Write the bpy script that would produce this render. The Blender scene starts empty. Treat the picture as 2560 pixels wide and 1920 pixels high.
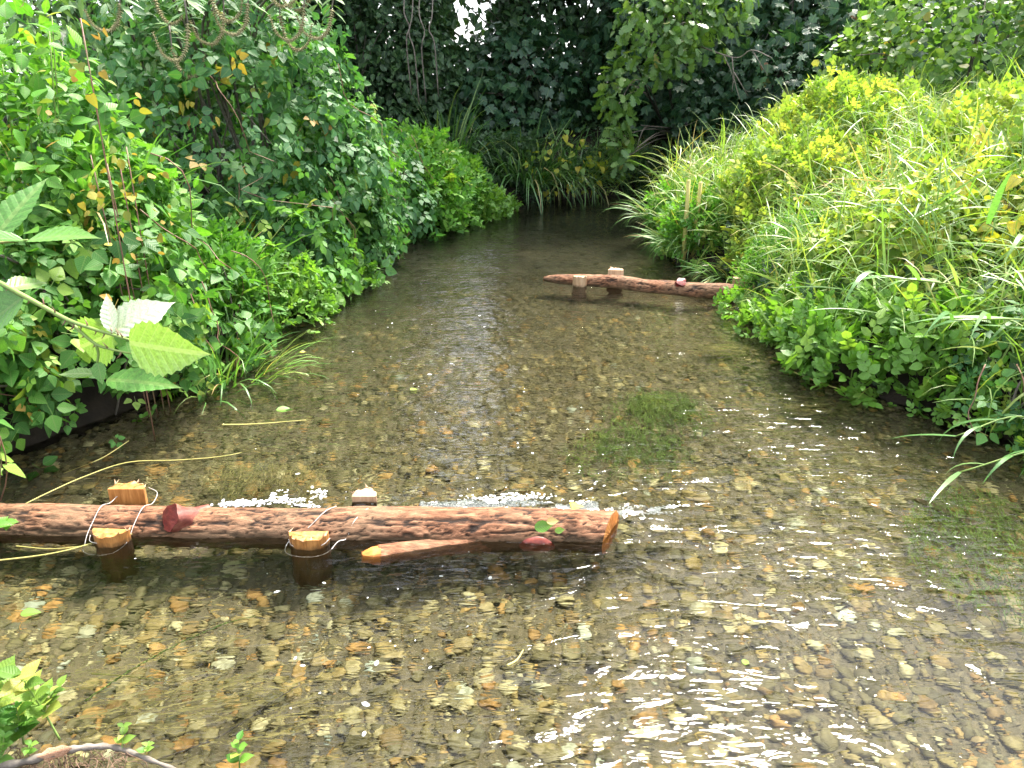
import bpy, math, random
import numpy as np
from mathutils import Matrix, Vector

random.seed(7)
RG = np.random.default_rng(11)
SC = bpy.context.scene
COL = SC.collection
R = math.radians

# ------------------------------------------------------------------ camera
CAM = np.array([0.0, 0.0, 1.6])
PITCH = R(21.0)
FPX = 1934.0                       # focal length in pixels of the 2560 wide photograph
cam = bpy.data.cameras.new('camera')
cam.sensor_width = 36.0
cam.lens = 36.0 * FPX / 2560.0
cam.clip_start = 0.05
cam.clip_end = 2000.0
camo = bpy.data.objects.new('camera', cam)
COL.objects.link(camo)
camo.location = CAM
camo.rotation_euler = (R(90) - PITCH, 0, 0)
SC.camera = camo

# ------------------------------------------------------------------ sky and sun
SUN_EL, SUN_AZ = R(58), R(29)       # azimuth from +Y (upstream) towards +X
w = bpy.data.worlds.new('World')
SC.world = w
w.use_nodes = True
nt = w.node_tree
for n in list(nt.nodes):
    nt.nodes.remove(n)
out = nt.nodes.new('ShaderNodeOutputWorld')
bg = nt.nodes.new('ShaderNodeBackground')
bg.inputs['Strength'].default_value = 0.12
sky = nt.nodes.new('ShaderNodeTexSky')
sky.sky_type = 'NISHITA'
sky.sun_disc = False
sky.sun_elevation = SUN_EL
sky.sun_rotation = SUN_AZ
sky.air_density = 1.0
sky.dust_density = 3.0
cl = nt.nodes.new('ShaderNodeTexNoise')          # thin bright cloud, the same all over the sky
cl.inputs['Scale'].default_value = 2.3
cl.inputs['Detail'].default_value = 6
cl.inputs['Roughness'].default_value = 0.6
tc = nt.nodes.new('ShaderNodeTexCoord')
cr = nt.nodes.new('ShaderNodeValToRGB')
cr.color_ramp.elements[0].position = 0.36
cr.color_ramp.elements[0].color = (0.25, 0.25, 0.25, 1)
cr.color_ramp.elements[1].position = 0.62
cr.color_ramp.elements[1].color = (0.95, 0.95, 0.95, 1)
mx = nt.nodes.new('ShaderNodeMix')
mx.data_type = 'RGBA'
mx.inputs[7].default_value = (6.8, 7.1, 7.6, 1)
nt.links.new(tc.outputs['Generated'], cl.inputs['Vector'])
nt.links.new(cl.outputs['Fac'], cr.inputs['Fac'])
nt.links.new(cr.outputs['Color'], mx.inputs[0])
nt.links.new(sky.outputs['Color'], mx.inputs[6])
nt.links.new(mx.outputs[2], bg.inputs['Color'])
nt.links.new(bg.outputs['Background'], out.inputs['Surface'])

sun = bpy.data.lights.new('sun', 'SUN')
sun.energy = 5.0
sun.angle = R(17.0)        # sun behind thin cloud
sun.color = (1.0, 0.94, 0.84)
suno = bpy.data.objects.new('sun', sun)
COL.objects.link(suno)
SDIR = Vector((math.cos(SUN_EL) * math.sin(SUN_AZ), math.cos(SUN_EL) * math.cos(SUN_AZ), math.sin(SUN_EL)))
suno.rotation_euler = SDIR.to_track_quat('Z', 'Y').to_euler()
suno.location = (6, 6, 20)
sun.cycles.is_caustics_light = True           # sunlight bent by the water reaches the bed

SC.view_settings.view_transform = 'Standard'
SC.view_settings.look = 'None'
SC.view_settings.gamma = 1.0
SC.view_settings.exposure = 2.1
SC.view_settings.use_curve_mapping = False
SC.render.engine = 'CYCLES'
cy = SC.cycles
cy.use_denoising = True
cy.max_bounces = 7
cy.diffuse_bounces = 2
cy.glossy_bounces = 3
cy.transmission_bounces = 5
cy.transparent_max_bounces = 12
cy.caustics_reflective = False
cy.caustics_refractive = True
cy.sample_clamp_indirect = 6.0
cy.sample_clamp_direct = 0.0
cy.use_adaptive_sampling = True
cy.adaptive_threshold = 0.02


# ------------------------------------------------------------------ pixel helpers (photo pixel -> direction -> point on a plane)
CP, SP = math.cos(PITCH), math.sin(PITCH)
def ray(px, py):
    u, v = (px - 1280.0) / FPX, -(py - 960.0) / FPX
    d = np.array([u, CP + v * SP, -SP + v * CP])
    return d
def gp(px, py, z=0.0):              # point on the horizontal plane z
    d = ray(px, py)
    t = (z - CAM[2]) / d[2]
    return CAM + d * t
def dp(px, py, y):                  # point on the vertical plane at distance y
    d = ray(px, py)
    return CAM + d * (y / d[1])


# ------------------------------------------------------------------ numeric noise
def _hash(i, j, k, s):
    n = (i * 374761393 + j * 668265263 + k * 2147483647 + s * 1274126177) & 0xFFFFFFFF
    n = ((n ^ (n >> 13)) * 1103515245) & 0xFFFFFFFF
    n = ((n ^ (n >> 16)) * 2246822519) & 0xFFFFFFFF
    return ((n ^ (n >> 15)) & 0xFFFF) / 65535.0
def noise3(p, s=0):
    p = np.asarray(p, float)
    i = np.floor(p).astype(np.int64)
    f = p - i
    f = f * f * (3 - 2 * f)
    r = 0.0
    for a in (0, 1):
        wa = f[..., 0] if a else 1 - f[..., 0]
        for b in (0, 1):
            wb = f[..., 1] if b else 1 - f[..., 1]
            for c in (0, 1):
                wc = f[..., 2] if c else 1 - f[..., 2]
                r = r + wa * wb * wc * _hash(i[..., 0] + a, i[..., 1] + b, i[..., 2] + c, s)
    return r
def fbm(p, s=0, o=3):
    r, a, t = 0.0, 1.0, 0.0
    p = np.asarray(p, float)
    for k in range(o):
        r = r + a * noise3(p * 2 ** k, s + k * 17)
        t += a
        a *= 0.5
    return r / t
def sstep(a, b, x):
    t = np.clip((x - a) / (b - a), 0, 1)
    return t * t * (3 - 2 * t)
def unit(v):
    v = np.asarray(v, float)
    return v / np.maximum(np.linalg.norm(v, axis=-1, keepdims=True), 1e-9)


# ------------------------------------------------------------------ object helpers
def tag(o, label=None, cat=None, group=None, kind=None):
    if label: o['label'] = label
    if cat: o['category'] = cat
    if group: o['group'] = group
    if kind: o['kind'] = kind
    return o
def thing(name, label, cat, loc=(0, 0, 0), group=None):
    o = bpy.data.objects.new(name, None)
    o.empty_display_size = 0.1
    COL.objects.link(o)
    o.location = tuple(float(c) for c in loc)
    return tag(o, label, cat, group)
def mesh_np(name, V, F, mat=None, smooth=False, lf=None):
    """V (n,3); F (m,3) or (m,4) array"""
    V = np.asarray(V, np.float32)
    F = np.asarray(F, np.int32)
    me = bpy.data.meshes.new(name)
    k = F.shape[1]
    me.vertices.add(len(V))
    me.vertices.foreach_set('co', V.ravel())
    me.loops.add(F.size)
    me.loops.foreach_set('vertex_index', F.ravel())
    me.polygons.add(len(F))
    me.polygons.foreach_set('loop_start', np.arange(0, F.size, k, dtype=np.int32))
    me.polygons.foreach_set('loop_total', np.full(len(F), k, np.int32))
    if smooth:
        me.polygons.foreach_set('use_smooth', np.ones(len(F), bool))
    if lf is not None:
        at = me.attributes.new('lf', 'FLOAT_VECTOR', 'POINT')
        at.data.foreach_set('vector', np.asarray(lf, np.float32).ravel())
    me.update(calc_edges=True)
    me.validate()
    if mat: me.materials.append(mat)
    return me
def link(name, me, parent=None, loc=None):
    o = bpy.data.objects.new(name, me)
    COL.objects.link(o)
    if parent is not None: o.parent = parent
    if loc is not None: o.location = tuple(float(c) for c in loc)
    return o
class MB:
    """collects triangles and quads of one mesh"""
    def __init__(s):
        s.V, s.F, s.n = [], [], 0
    def add(s, V, F):
        s.V.append(np.asarray(V, float))
        s.F += [tuple(int(i) + s.n for i in f) for f in F]
        s.n += len(V)
    def tube(s, pts, rad, k=6, cap=True):
        pts = np.asarray(pts, float)
        n = len(pts)
        rad = np.broadcast_to(np.asarray(rad, float), (n,))
        t = unit(np.gradient(pts, axis=0))
        ref = np.array([0.0, 0, 1]) if abs(t[0][2]) < 0.9 else np.array([1.0, 0, 0])
        V = []
        for i in range(n):
            a = unit(np.cross(t[i], ref)); b = np.cross(t[i], a)
            for j in range(k):
                q = 2 * math.pi * j / k
                V.append(pts[i] + rad[i] * (math.cos(q) * a + math.sin(q) * b))
        F = []
        for i in range(n - 1):
            for j in range(k):
                F.append((i * k + j, i * k + (j + 1) % k, (i + 1) * k + (j + 1) % k, (i + 1) * k + j))
        if cap:
            F.append(tuple(range(k - 1, -1, -1)))
            F.append(tuple((n - 1) * k + j for j in range(k)))
        s.add(V, F)
        return s
    def mesh(s, name, mat, smooth=True, off=(0, 0, 0)):
        me = bpy.data.meshes.new(name)
        V = np.concatenate(s.V) - np.asarray(off, float)
        me.from_pydata(V.tolist(), [], s.F)
        if smooth:
            me.polygons.foreach_set('use_smooth', np.ones(len(me.polygons), bool))
        me.update()
        if mat: me.materials.append(mat)
        return me
    def build(s, name, mat, parent=None, smooth=True, off=None):
        if off is None:
            off = tuple(parent.location) if parent is not None else (0, 0, 0)
        return link(name, s.mesh(name, mat, smooth, off), parent)
def curve_pts(ctrl, n=12):
    """smooth points through control points"""
    c = np.asarray(ctrl, float)
    m = len(c)
    c2 = np.vstack([2 * c[0] - c[1], c, 2 * c[-1] - c[-2]])
    ts = np.linspace(0, m - 1 - 1e-6, n)
    o = []
    for t in ts:
        i = int(t); f = t - i
        p0, p1, p2, p3 = c2[i:i + 4]
        o.append(0.5 * (2 * p1 + (p2 - p0) * f + (2 * p0 - 5 * p1 + 4 * p2 - p3) * f * f + (3 * p1 - p0 - 3 * p2 + p3) * f ** 3))
    return np.array(o)


# ------------------------------------------------------------------ materials
def new_mat(name):
    m = bpy.data.materials.new(name)
    m.use_nodes = True
    t = m.node_tree
    for n in list(t.nodes): t.nodes.remove(n)
    o = t.nodes.new('ShaderNodeOutputMaterial')
    return m, t, o
def ramp(t, stops, interp='LINEAR'):
    r = t.nodes.new('ShaderNodeValToRGB')
    r.color_ramp.interpolation = interp
    e = r.color_ramp.elements
    while len(e) < len(stops): e.new(0.5)
    for i, (p, c) in enumerate(stops):
        e[i].position = p
        e[i].color = (c[0], c[1], c[2], 1)
    return r
def mth(t, op, a, b=None, c=None):
    n = t.nodes.new('ShaderNodeMath'); n.operation = op
    for i, v in enumerate((a, b, c)):
        if v is None: continue
        if isinstance(v, (int, float)): n.inputs[i].default_value = v
        else: t.links.new(v, n.inputs[i])
    return n.outputs[0]
def mixc(t, fac, a, b, blend='MIX'):
    n = t.nodes.new('ShaderNodeMix'); n.data_type = 'RGBA'; n.blend_type = blend
    for i, v in ((0, fac), (6, a), (7, b)):
        if isinstance(v, (int, float)): n.inputs[i].default_value = v
        elif isinstance(v, tuple): n.inputs[i].default_value = (v[0], v[1], v[2], 1)
        else: t.links.new(v, n.inputs[i])
    return n.outputs[2]
def rnd_socket(t):
    a = t.nodes.new('ShaderNodeAttribute'); a.attribute_name = 'lf'
    s = t.nodes.new('ShaderNodeSeparateXYZ')
    t.links.new(a.outputs['Vector'], s.inputs[0])
    oi = t.nodes.new('ShaderNodeObjectInfo')
    v = mth(t, 'FRACT', mth(t, 'ADD', s.outputs[2], oi.outputs['Random']))
    return s.outputs[0], s.outputs[1], s.outputs[2], oi.outputs['Random'], v
def leaf_mat(name, stops, trans=0.4, rough=0.42, spec=0.5, veins=True, vein_col=(0.16, 0.24, 0.07), tcol=(1.15, 1.2, 0.5)):
    """leaf colour picked per leaf; lf = (across, along, random) per vertex, single leaves use the object's random number"""
    m, t, o = new_mat(name)
    u, v, r, orr, both = rnd_socket(t)
    # in a foliage mesh the object's random must not shift the ramp, so use lf.z when it is set, else the object's number
    isset = mth(t, 'GREATER_THAN', r, 0.0001)
    pick = mth(t, 'ADD', mth(t, 'MULTIPLY', isset, r), mth(t, 'MULTIPLY', mth(t, 'SUBTRACT', 1.0, isset), orr))
    rp = ramp(t, stops)
    t.links.new(pick, rp.inputs[0])
    colr = rp.outputs[0]
    tcn = t.nodes.new('ShaderNodeTexCoord')
    nz = t.nodes.new('ShaderNodeTexNoise'); nz.inputs['Scale'].default_value = 38; nz.inputs['Detail'].default_value = 3
    t.links.new(tcn.outputs['Object'], nz.inputs['Vector'])
    rb = ramp(t, [(0.3, (0.72, 0.72, 0.72)), (0.7, (1.2, 1.2, 1.2))])
    t.links.new(nz.outputs['Fac'], rb.inputs[0])
    colr = mixc(t, 1.0, colr, rb.outputs[0], 'MULTIPLY')
    bump_in = None
    if veins:
        au = mth(t, 'ABSOLUTE', u)
        mid = mth(t, 'LESS_THAN', au, 0.025)
        ph = mth(t, 'SUBTRACT', mth(t, 'MULTIPLY', v, 8.0), mth(t, 'MULTIPLY', au, 7.0))
        tri = mth(t, 'PINGPONG', ph, 0.5)
        side = mth(t, 'LESS_THAN', tri, 0.06)
        vn = mth(t, 'MAXIMUM', mid, mth(t, 'MULTIPLY', side, 0.6))
        colr = mixc(t, mth(t, 'MULTIPLY', vn, 0.45), colr, vein_col)
        bump_in = mth(t, 'SUBTRACT', tri, mth(t, 'MULTIPLY', vn, 0.3))
    p = t.nodes.new('ShaderNodeBsdfPrincipled')
    p.inputs['Roughness'].default_value = rough
    p.inputs['Specular IOR Level'].default_value = spec
    t.links.new(colr, p.inputs['Base Color'])
    if bump_in is not None:
        b = t.nodes.new('ShaderNodeBump'); b.inputs['Strength'].default_value = 0.35; b.inputs['Distance'].default_value = 0.004
        t.links.new(bump_in, b.inputs['Height'])
        t.links.new(b.outputs[0], p.inputs['Normal'])
    tr = t.nodes.new('ShaderNodeBsdfTranslucent')
    t.links.new(mixc(t, 1.0, colr, tcol, 'MULTIPLY'), tr.inputs['Color'])
    ms = t.nodes.new('ShaderNodeMixShader'); ms.inputs[0].default_value = trans
    t.links.new(p.outputs[0], ms.inputs[1]); t.links.new(tr.outputs[0], ms.inputs[2])
    t.links.new(ms.outputs[0], o.inputs['Surface'])
    return m
def noise_mat(name, stops, scale=8.0, stretch=(1, 1, 1), rough=0.8, bump=0.4, dist=0.01, detail=6, spec=0.3):
    m, t, o = new_mat(name)
    tcn = t.nodes.new('ShaderNodeTexCoord')
    mp = t.nodes.new('ShaderNodeMapping'); mp.inputs['Scale'].default_value = stretch
    t.links.new(tcn.outputs['Object'], mp.inputs['Vector'])
    nz = t.nodes.new('ShaderNodeTexNoise'); nz.inputs['Scale'].default_value = scale; nz.inputs['Detail'].default_value = detail
    nz.inputs['Roughness'].default_value = 0.65
    t.links.new(mp.outputs[0], nz.inputs['Vector'])
    rp = ramp(t, stops)
    t.links.new(nz.outputs['Fac'], rp.inputs[0])
    p = t.nodes.new('ShaderNodeBsdfPrincipled')
    p.inputs['Roughness'].default_value = rough
    p.inputs['Specular IOR Level'].default_value = spec
    t.links.new(rp.outputs[0], p.inputs['Base Color'])
    b = t.nodes.new('ShaderNodeBump'); b.inputs['Strength'].default_value = bump; b.inputs['Distance'].default_value = dist
    t.links.new(nz.outputs['Fac'], b.inputs['Height']); t.links.new(b.outputs[0], p.inputs['Normal'])
    t.links.new(p.outputs[0], o.inputs['Surface'])
    return m

M = {}
M['bramble'] = leaf_mat('bramble_leaf', [(0.0, (0.035, 0.125, 0.022)), (0.35, (0.065, 0.20, 0.030)), (0.75, (0.115, 0.28, 0.040)), (0.95, (0.20, 0.33, 0.045)), (0.975, (0.42, 0.32, 0.04)), (1.0, (0.38, 0.22, 0.04))], trans=0.42, rough=0.48, spec=0.32)
M['bramble_dark'] = leaf_mat('bramble_leaf_deep', [(0.0, (0.028, 0.110, 0.034)), (0.5, (0.052, 0.170, 0.046)), (0.95, (0.10, 0.25, 0.055)), (0.972, (0.42, 0.32, 0.04)), (1.0, (0.32, 0.18, 0.04))], trans=0.38, rough=0.46, spec=0.36)
M['herb'] = leaf_mat('herb_leaf', [(0.0, (0.045, 0.16, 0.020)), (0.5, (0.085, 0.25, 0.028)), (0.9, (0.16, 0.33, 0.04)), (1.0, (0.32, 0.34, 0.05))], trans=0.42, rough=0.5, spec=0.3)
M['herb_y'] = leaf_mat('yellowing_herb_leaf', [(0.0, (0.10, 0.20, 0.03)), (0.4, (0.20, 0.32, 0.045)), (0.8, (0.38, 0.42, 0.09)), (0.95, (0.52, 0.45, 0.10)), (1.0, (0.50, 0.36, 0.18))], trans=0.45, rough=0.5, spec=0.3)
M['cress'] = leaf_mat('cress_leaf', [(0.0, (0.085, 0.22, 0.025)), (0.6, (0.145, 0.32, 0.038)), (1.0, (0.25, 0.41, 0.065))], trans=0.42, rough=0.40)
M['grass'] = leaf_mat('grass_blade', [(0.0, (0.05, 0.15, 0.03)), (0.6, (0.12, 0.25, 0.05)), (0.88, (0.21, 0.32, 0.07)), (0.95, (0.42, 0.36, 0.12)), (1.0, (0.40, 0.27, 0.12))], trans=0.4, rough=0.42, veins=False)
M['grass_y'] = leaf_mat('sun_tinted_grass_blade', [(0.0, (0.09, 0.20, 0.04)), (0.5, (0.17, 0.29, 0.055)), (0.85, (0.30, 0.36, 0.08)), (0.95, (0.46, 0.38, 0.13)), (1.0, (0.44, 0.30, 0.16))], trans=0.45, rough=0.45, veins=False)  # yellower, lighter copy of the grass; the bank's sunshine put into its colour
M['sedge'] = leaf_mat('sedge_blade', [(0.0, (0.04, 0.11, 0.03)), (0.7, (0.08, 0.19, 0.045)), (0.95, (0.18, 0.25, 0.07)), (1.0, (0.34, 0.28, 0.12))], trans=0.35, rough=0.36, veins=False)
M['reed'] = leaf_mat('reed_blade', [(0.0, (0.09, 0.22, 0.06)), (0.7, (0.15, 0.29, 0.09)), (1.0, (0.27, 0.36, 0.12))], trans=0.4, rough=0.36, veins=False)
M['bindweed'] = leaf_mat('bindweed_leaf', [(0.0, (0.12, 0.25, 0.04)), (0.4, (0.25, 0.33, 0.04)), (0.8, (0.45, 0.42, 0.04)), (1.0, (0.48, 0.36, 0.05))], trans=0.45, rough=0.45)
M['withered'] = leaf_mat('withered_leaf', [(0.0, (0.13, 0.20, 0.04)), (0.4, (0.26, 0.24, 0.04)), (0.75, (0.34, 0.23, 0.05)), (1.0, (0.22, 0.11, 0.05))], trans=0.35, rough=0.6, spec=0.2)
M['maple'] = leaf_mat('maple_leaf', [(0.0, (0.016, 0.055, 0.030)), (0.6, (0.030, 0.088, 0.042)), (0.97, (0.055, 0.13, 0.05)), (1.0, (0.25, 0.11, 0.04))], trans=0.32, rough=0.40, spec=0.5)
M['oak'] = leaf_mat('oak_leaf', [(0.0, (0.07, 0.16, 0.04)), (0.6, (0.10, 0.20, 0.04)), (0.95, (0.18, 0.28, 0.06)), (1.0, (0.30, 0.27, 0.08))], trans=0.38, rough=0.42)
M['alder'] = leaf_mat('alder_leaf', [(0.0, (0.06, 0.15, 0.035)), (0.6, (0.12, 0.23, 0.05)), (0.93, (0.19, 0.29, 0.07)), (1.0, (0.38, 0.30, 0.08))], trans=0.4, rough=0.42)
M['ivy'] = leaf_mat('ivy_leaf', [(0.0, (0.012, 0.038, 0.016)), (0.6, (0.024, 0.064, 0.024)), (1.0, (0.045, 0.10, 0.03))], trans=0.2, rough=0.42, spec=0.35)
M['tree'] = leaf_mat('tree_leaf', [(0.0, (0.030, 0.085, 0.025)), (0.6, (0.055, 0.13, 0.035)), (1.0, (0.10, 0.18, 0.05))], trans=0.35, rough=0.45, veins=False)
M['buddleia'] = leaf_mat('buddleia_leaf', [(0.0, (0.07, 0.17, 0.065)), (0.6, (0.12, 0.24, 0.085)), (0.93, (0.19, 0.31, 0.11)), (1.0, (0.40, 0.30, 0.04))], trans=0.3, rough=0.55)
M['seed'] = noise_mat('dry_flower_spike', [(0.3, (0.17, 0.16, 0.08)), (0.6, (0.32, 0.28, 0.15)), (0.8, (0.42, 0.34, 0.20))], scale=90, rough=0.9, bump=0.6)
M['weed'] = leaf_mat('water_weed', [(0.0, (0.045, 0.085, 0.012)), (0.6, (0.09, 0.15, 0.02)), (1.0, (0.18, 0.22, 0.035))], trans=0.25, rough=0.7, veins=False)
M['weed_b'] = leaf_mat('brown_weed', [(0.0, (0.09, 0.085, 0.03)), (0.6, (0.17, 0.15, 0.055)), (1.0, (0.28, 0.24, 0.09))], trans=0.2, rough=0.7, veins=False)
M['cane'] = noise_mat('bramble_cane', [(0.3, (0.10, 0.05, 0.035)), (0.5, (0.20, 0.10, 0.07)), (0.7, (0.12, 0.15, 0.05))], scale=14, rough=0.5)
M['gstem'] = noise_mat('green_stem', [(0.3, (0.10, 0.17, 0.04)), (0.6, (0.18, 0.25, 0.06)), (0.8, (0.26, 0.20, 0.08))], scale=12, rough=0.5)
M['ystem'] = noise_mat('yellow_stem', [(0.3, (0.30, 0.30, 0.08)), (0.6, (0.42, 0.36, 0.12))], scale=12, rough=0.5)
M['twig'] = noise_mat('grey_twig', [(0.3, (0.09, 0.075, 0.06)), (0.6, (0.18, 0.155, 0.13)), (0.8, (0.26, 0.22, 0.19))], scale=30, rough=0.85)
M['trunk'] = noise_mat('tree_bark', [(0.3, (0.025, 0.022, 0.018)), (0.5, (0.06, 0.052, 0.042)), (0.75, (0.10, 0.09, 0.075))], scale=9, stretch=(2, 2, 0.4), rough=0.9, bump=0.9, dist=0.03)
M['root'] = noise_mat('fine_root', [(0.3, (0.10, 0.06, 0.04)), (0.7, (0.20, 0.13, 0.085))], scale=40, rough=0.9)
M['soil'] = noise_mat('bank_soil', [(0.3, (0.008, 0.006, 0.004)), (0.55, (0.018, 0.013, 0.008)), (0.75, (0.038, 0.029, 0.017))], scale=7, rough=0.95, bump=0.7, dist=0.03)
M['wire'] = noise_mat('galvanised_wire', [(0.35, (0.26, 0.22, 0.19)), (0.65, (0.52, 0.50, 0.47))], scale=60, rough=0.45)
M['foam'] = noise_mat('foam', [(0.3, (0.75, 0.77, 0.78)), (0.7, (0.85, 0.86, 0.86))], scale=60, rough=0.5)
M['wood'] = noise_mat('split_chestnut', [(0.30, (0.11, 0.038, 0.011)), (0.45, (0.29, 0.125, 0.034)), (0.6, (0.42, 0.20, 0.062)), (0.75, (0.52, 0.30, 0.12))], scale=9, stretch=(5, 5, 0.6), rough=0.45, bump=0.3, dist=0.004)
M['wood_pale'] = noise_mat('dry_split_chestnut', [(0.30, (0.26, 0.14, 0.07)), (0.5, (0.46, 0.30, 0.18)), (0.75, (0.55, 0.41, 0.28))], scale=9, stretch=(5, 5, 0.6), rough=0.6, bump=0.3, dist=0.004)
M['wood_end'] = noise_mat('sawn_wood', [(0.30, (0.28, 0.085, 0.016)), (0.5, (0.42, 0.15, 0.030)), (0.75, (0.52, 0.26, 0.075))], scale=22, rough=0.6, bump=0.4, dist=0.004)
M['red_wood'] = noise_mat('red_heartwood', [(0.30, (0.05, 0.006, 0.006)), (0.5, (0.13, 0.014, 0.013)), (0.75, (0.24, 0.05, 0.035))], scale=26, stretch=(1, 1, 3), rough=0.4, bump=0.6, dist=0.006, spec=0.5)
M['red_scar'] = noise_mat('red_scar', [(0.30, (0.05, 0.005, 0.002)), (0.5, (0.14, 0.014, 0.005)), (0.75, (0.25, 0.045, 0.013))], scale=20, rough=0.4, bump=0.5, dist=0.005, spec=0.5)

def slime_murk(m, level=0.012, colr=(0.040, 0.027, 0.013)):  # slimy stain below the waterline, darkened further for the dimming of murky water
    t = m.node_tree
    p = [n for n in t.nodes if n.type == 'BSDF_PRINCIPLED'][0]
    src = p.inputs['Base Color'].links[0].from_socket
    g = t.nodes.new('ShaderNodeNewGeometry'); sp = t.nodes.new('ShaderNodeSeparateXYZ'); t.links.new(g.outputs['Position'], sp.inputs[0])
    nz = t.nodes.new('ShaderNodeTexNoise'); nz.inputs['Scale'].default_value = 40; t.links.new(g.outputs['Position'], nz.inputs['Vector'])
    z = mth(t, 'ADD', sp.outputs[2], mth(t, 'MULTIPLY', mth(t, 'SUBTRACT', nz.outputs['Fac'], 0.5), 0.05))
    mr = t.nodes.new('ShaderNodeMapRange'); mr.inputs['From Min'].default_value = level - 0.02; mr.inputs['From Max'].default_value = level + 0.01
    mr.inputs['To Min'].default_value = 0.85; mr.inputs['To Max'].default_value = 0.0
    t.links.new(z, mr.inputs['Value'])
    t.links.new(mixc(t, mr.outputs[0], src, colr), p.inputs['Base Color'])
slime_murk(M['wood']); slime_murk(M['wood_pale'])
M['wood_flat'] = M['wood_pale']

def bark_mat():
    m, t, o = new_mat('log_bark')
    a = t.nodes.new('ShaderNodeAttribute'); a.attribute_name = 'lf'
    s = t.nodes.new('ShaderNodeSeparateXYZ'); t.links.new(a.outputs['Vector'], s.inputs[0])
    tcn = t.nodes.new('ShaderNodeTexCoord')
    mp = t.nodes.new('ShaderNodeMapping'); mp.inputs['Scale'].default_value = (0.5, 1.6, 1.6)
    t.links.new(tcn.outputs['Object'], mp.inputs['Vector'])
    nz = t.nodes.new('ShaderNodeTexNoise'); nz.inputs['Scale'].default_value = 30; nz.inputs['Detail'].default_value = 7; nz.inputs['Roughness'].default_value = 0.7
    t.links.new(mp.outputs[0], nz.inputs['Vector'])
    rp = ramp(t, [(0.28, (0.040, 0.018, 0.010)), (0.42, (0.11, 0.048, 0.024)), (0.55, (0.21, 0.095, 0.050)), (0.72, (0.36, 0.19, 0.11))])
    t.links.new(nz.outputs['Fac'], rp.inputs[0])
    n2 = t.nodes.new('ShaderNodeTexNoise'); n2.inputs['Scale'].default_value = 5; n2.inputs['Detail'].default_value = 4
    t.links.new(tcn.outputs['Object'], n2.inputs['Vector'])
    r2 = ramp(t, [(0.42, (0, 0, 0)), (0.62, (1, 1, 1))])
    t.links.new(n2.outputs['Fac'], r2.inputs[0])
    c = mixc(t, mth(t, 'MULTIPLY', r2.outputs[0], 0.35), rp.outputs[0], (0.15, 0.12, 0.075))       # brown algae film
    c = mixc(t, s.outputs[0], c, (0.016, 0.009, 0.006))                                             # dark cracks between the plates
    wet = s.outputs[1]
    c = mixc(t, mth(t, 'MULTIPLY', wet, 0.8), c, (0.075, 0.05, 0.026))                             # slime near and under the waterline
    p = t.nodes.new('ShaderNodeBsdfPrincipled')
    p.inputs['Roughness'].default_value = 0.78
    p.inputs['Specular IOR Level'].default_value = 0.2
    t.links.new(c, p.inputs['Base Color'])
    b = t.nodes.new('ShaderNodeBump'); b.inputs['Strength'].default_value = 0.9; b.inputs['Distance'].default_value = 0.010
    t.links.new(nz.outputs['Fac'], b.inputs['Height']); t.links.new(b.outputs[0], p.inputs['Normal'])
    t.links.new(p.outputs[0], o.inputs['Surface'])
    return m
M['bark'] = bark_mat()

def stone_mat():
    m, t, o = new_mat('river_stone')
    u, v, r, orr, both = rnd_socket(t)
    isset = mth(t, 'GREATER_THAN', r, 0.0001)
    pick = mth(t, 'ADD', mth(t, 'MULTIPLY', isset, r), mth(t, 'MULTIPLY', mth(t, 'SUBTRACT', 1.0, isset), orr))
    rp = ramp(t, [(0.0, (0.070, 0.062, 0.040)), (0.14, (0.105, 0.092, 0.056)), (0.28, (0.145, 0.125, 0.075)), (0.40, (0.105, 0.10, 0.080)),
                  (0.50, (0.22, 0.18, 0.095)), (0.63, (0.27, 0.20, 0.095)), (0.70, (0.34, 0.19, 0.075)), (0.75, (0.17, 0.115, 0.06)),
                  (0.86, (0.30, 0.26, 0.16)), (0.94, (0.40, 0.36, 0.25)), (0.97, (0.28, 0.32, 0.32)), (1.0, (0.48, 0.48, 0.43))])
    t.links.new(pick, rp.inputs[0])
    g = t.nodes.new('ShaderNodeNewGeometry')
    nz = t.nodes.new('ShaderNodeTexNoise'); nz.inputs['Scale'].default_value = 45; nz.inputs['Detail'].default_value = 5
    t.links.new(g.outputs['Position'], nz.inputs['Vector'])
    rb = ramp(t, [(0.3, (0.48, 0.49, 0.38)), (0.55, (0.90, 0.93, 0.80)), (0.75, (1.25, 1.25, 0.98))])
    t.links.new(nz.outputs['Fac'], rb.inputs[0])
    c = mixc(t, 1.0, rp.outputs[0], rb.outputs[0], 'MULTIPLY')
    n2 = t.nodes.new('ShaderNodeTexNoise'); n2.inputs['Scale'].default_value = 2.2; n2.inputs['Detail'].default_value = 4
    t.links.new(g.outputs['Position'], n2.inputs['Vector'])
    r2 = ramp(t, [(0.45, (0, 0, 0)), (0.68, (1, 1, 1))])
    t.links.new(n2.outputs['Fac'], r2.inputs[0])
    c = mixc(t, mth(t, 'MULTIPLY', r2.outputs[0], 0.5), c, (0.085, 0.075, 0.033))                    # patches of brown algae
    p = t.nodes.new('ShaderNodeBsdfPrincipled')
    p.inputs['Roughness'].default_value = 0.7
    p.inputs['Specular IOR Level'].default_value = 0.2
    t.links.new(c, p.inputs['Base Color'])
    t.links.new(p.outputs[0], o.inputs['Surface'])
    return m
M['stone'] = stone_mat()
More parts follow.
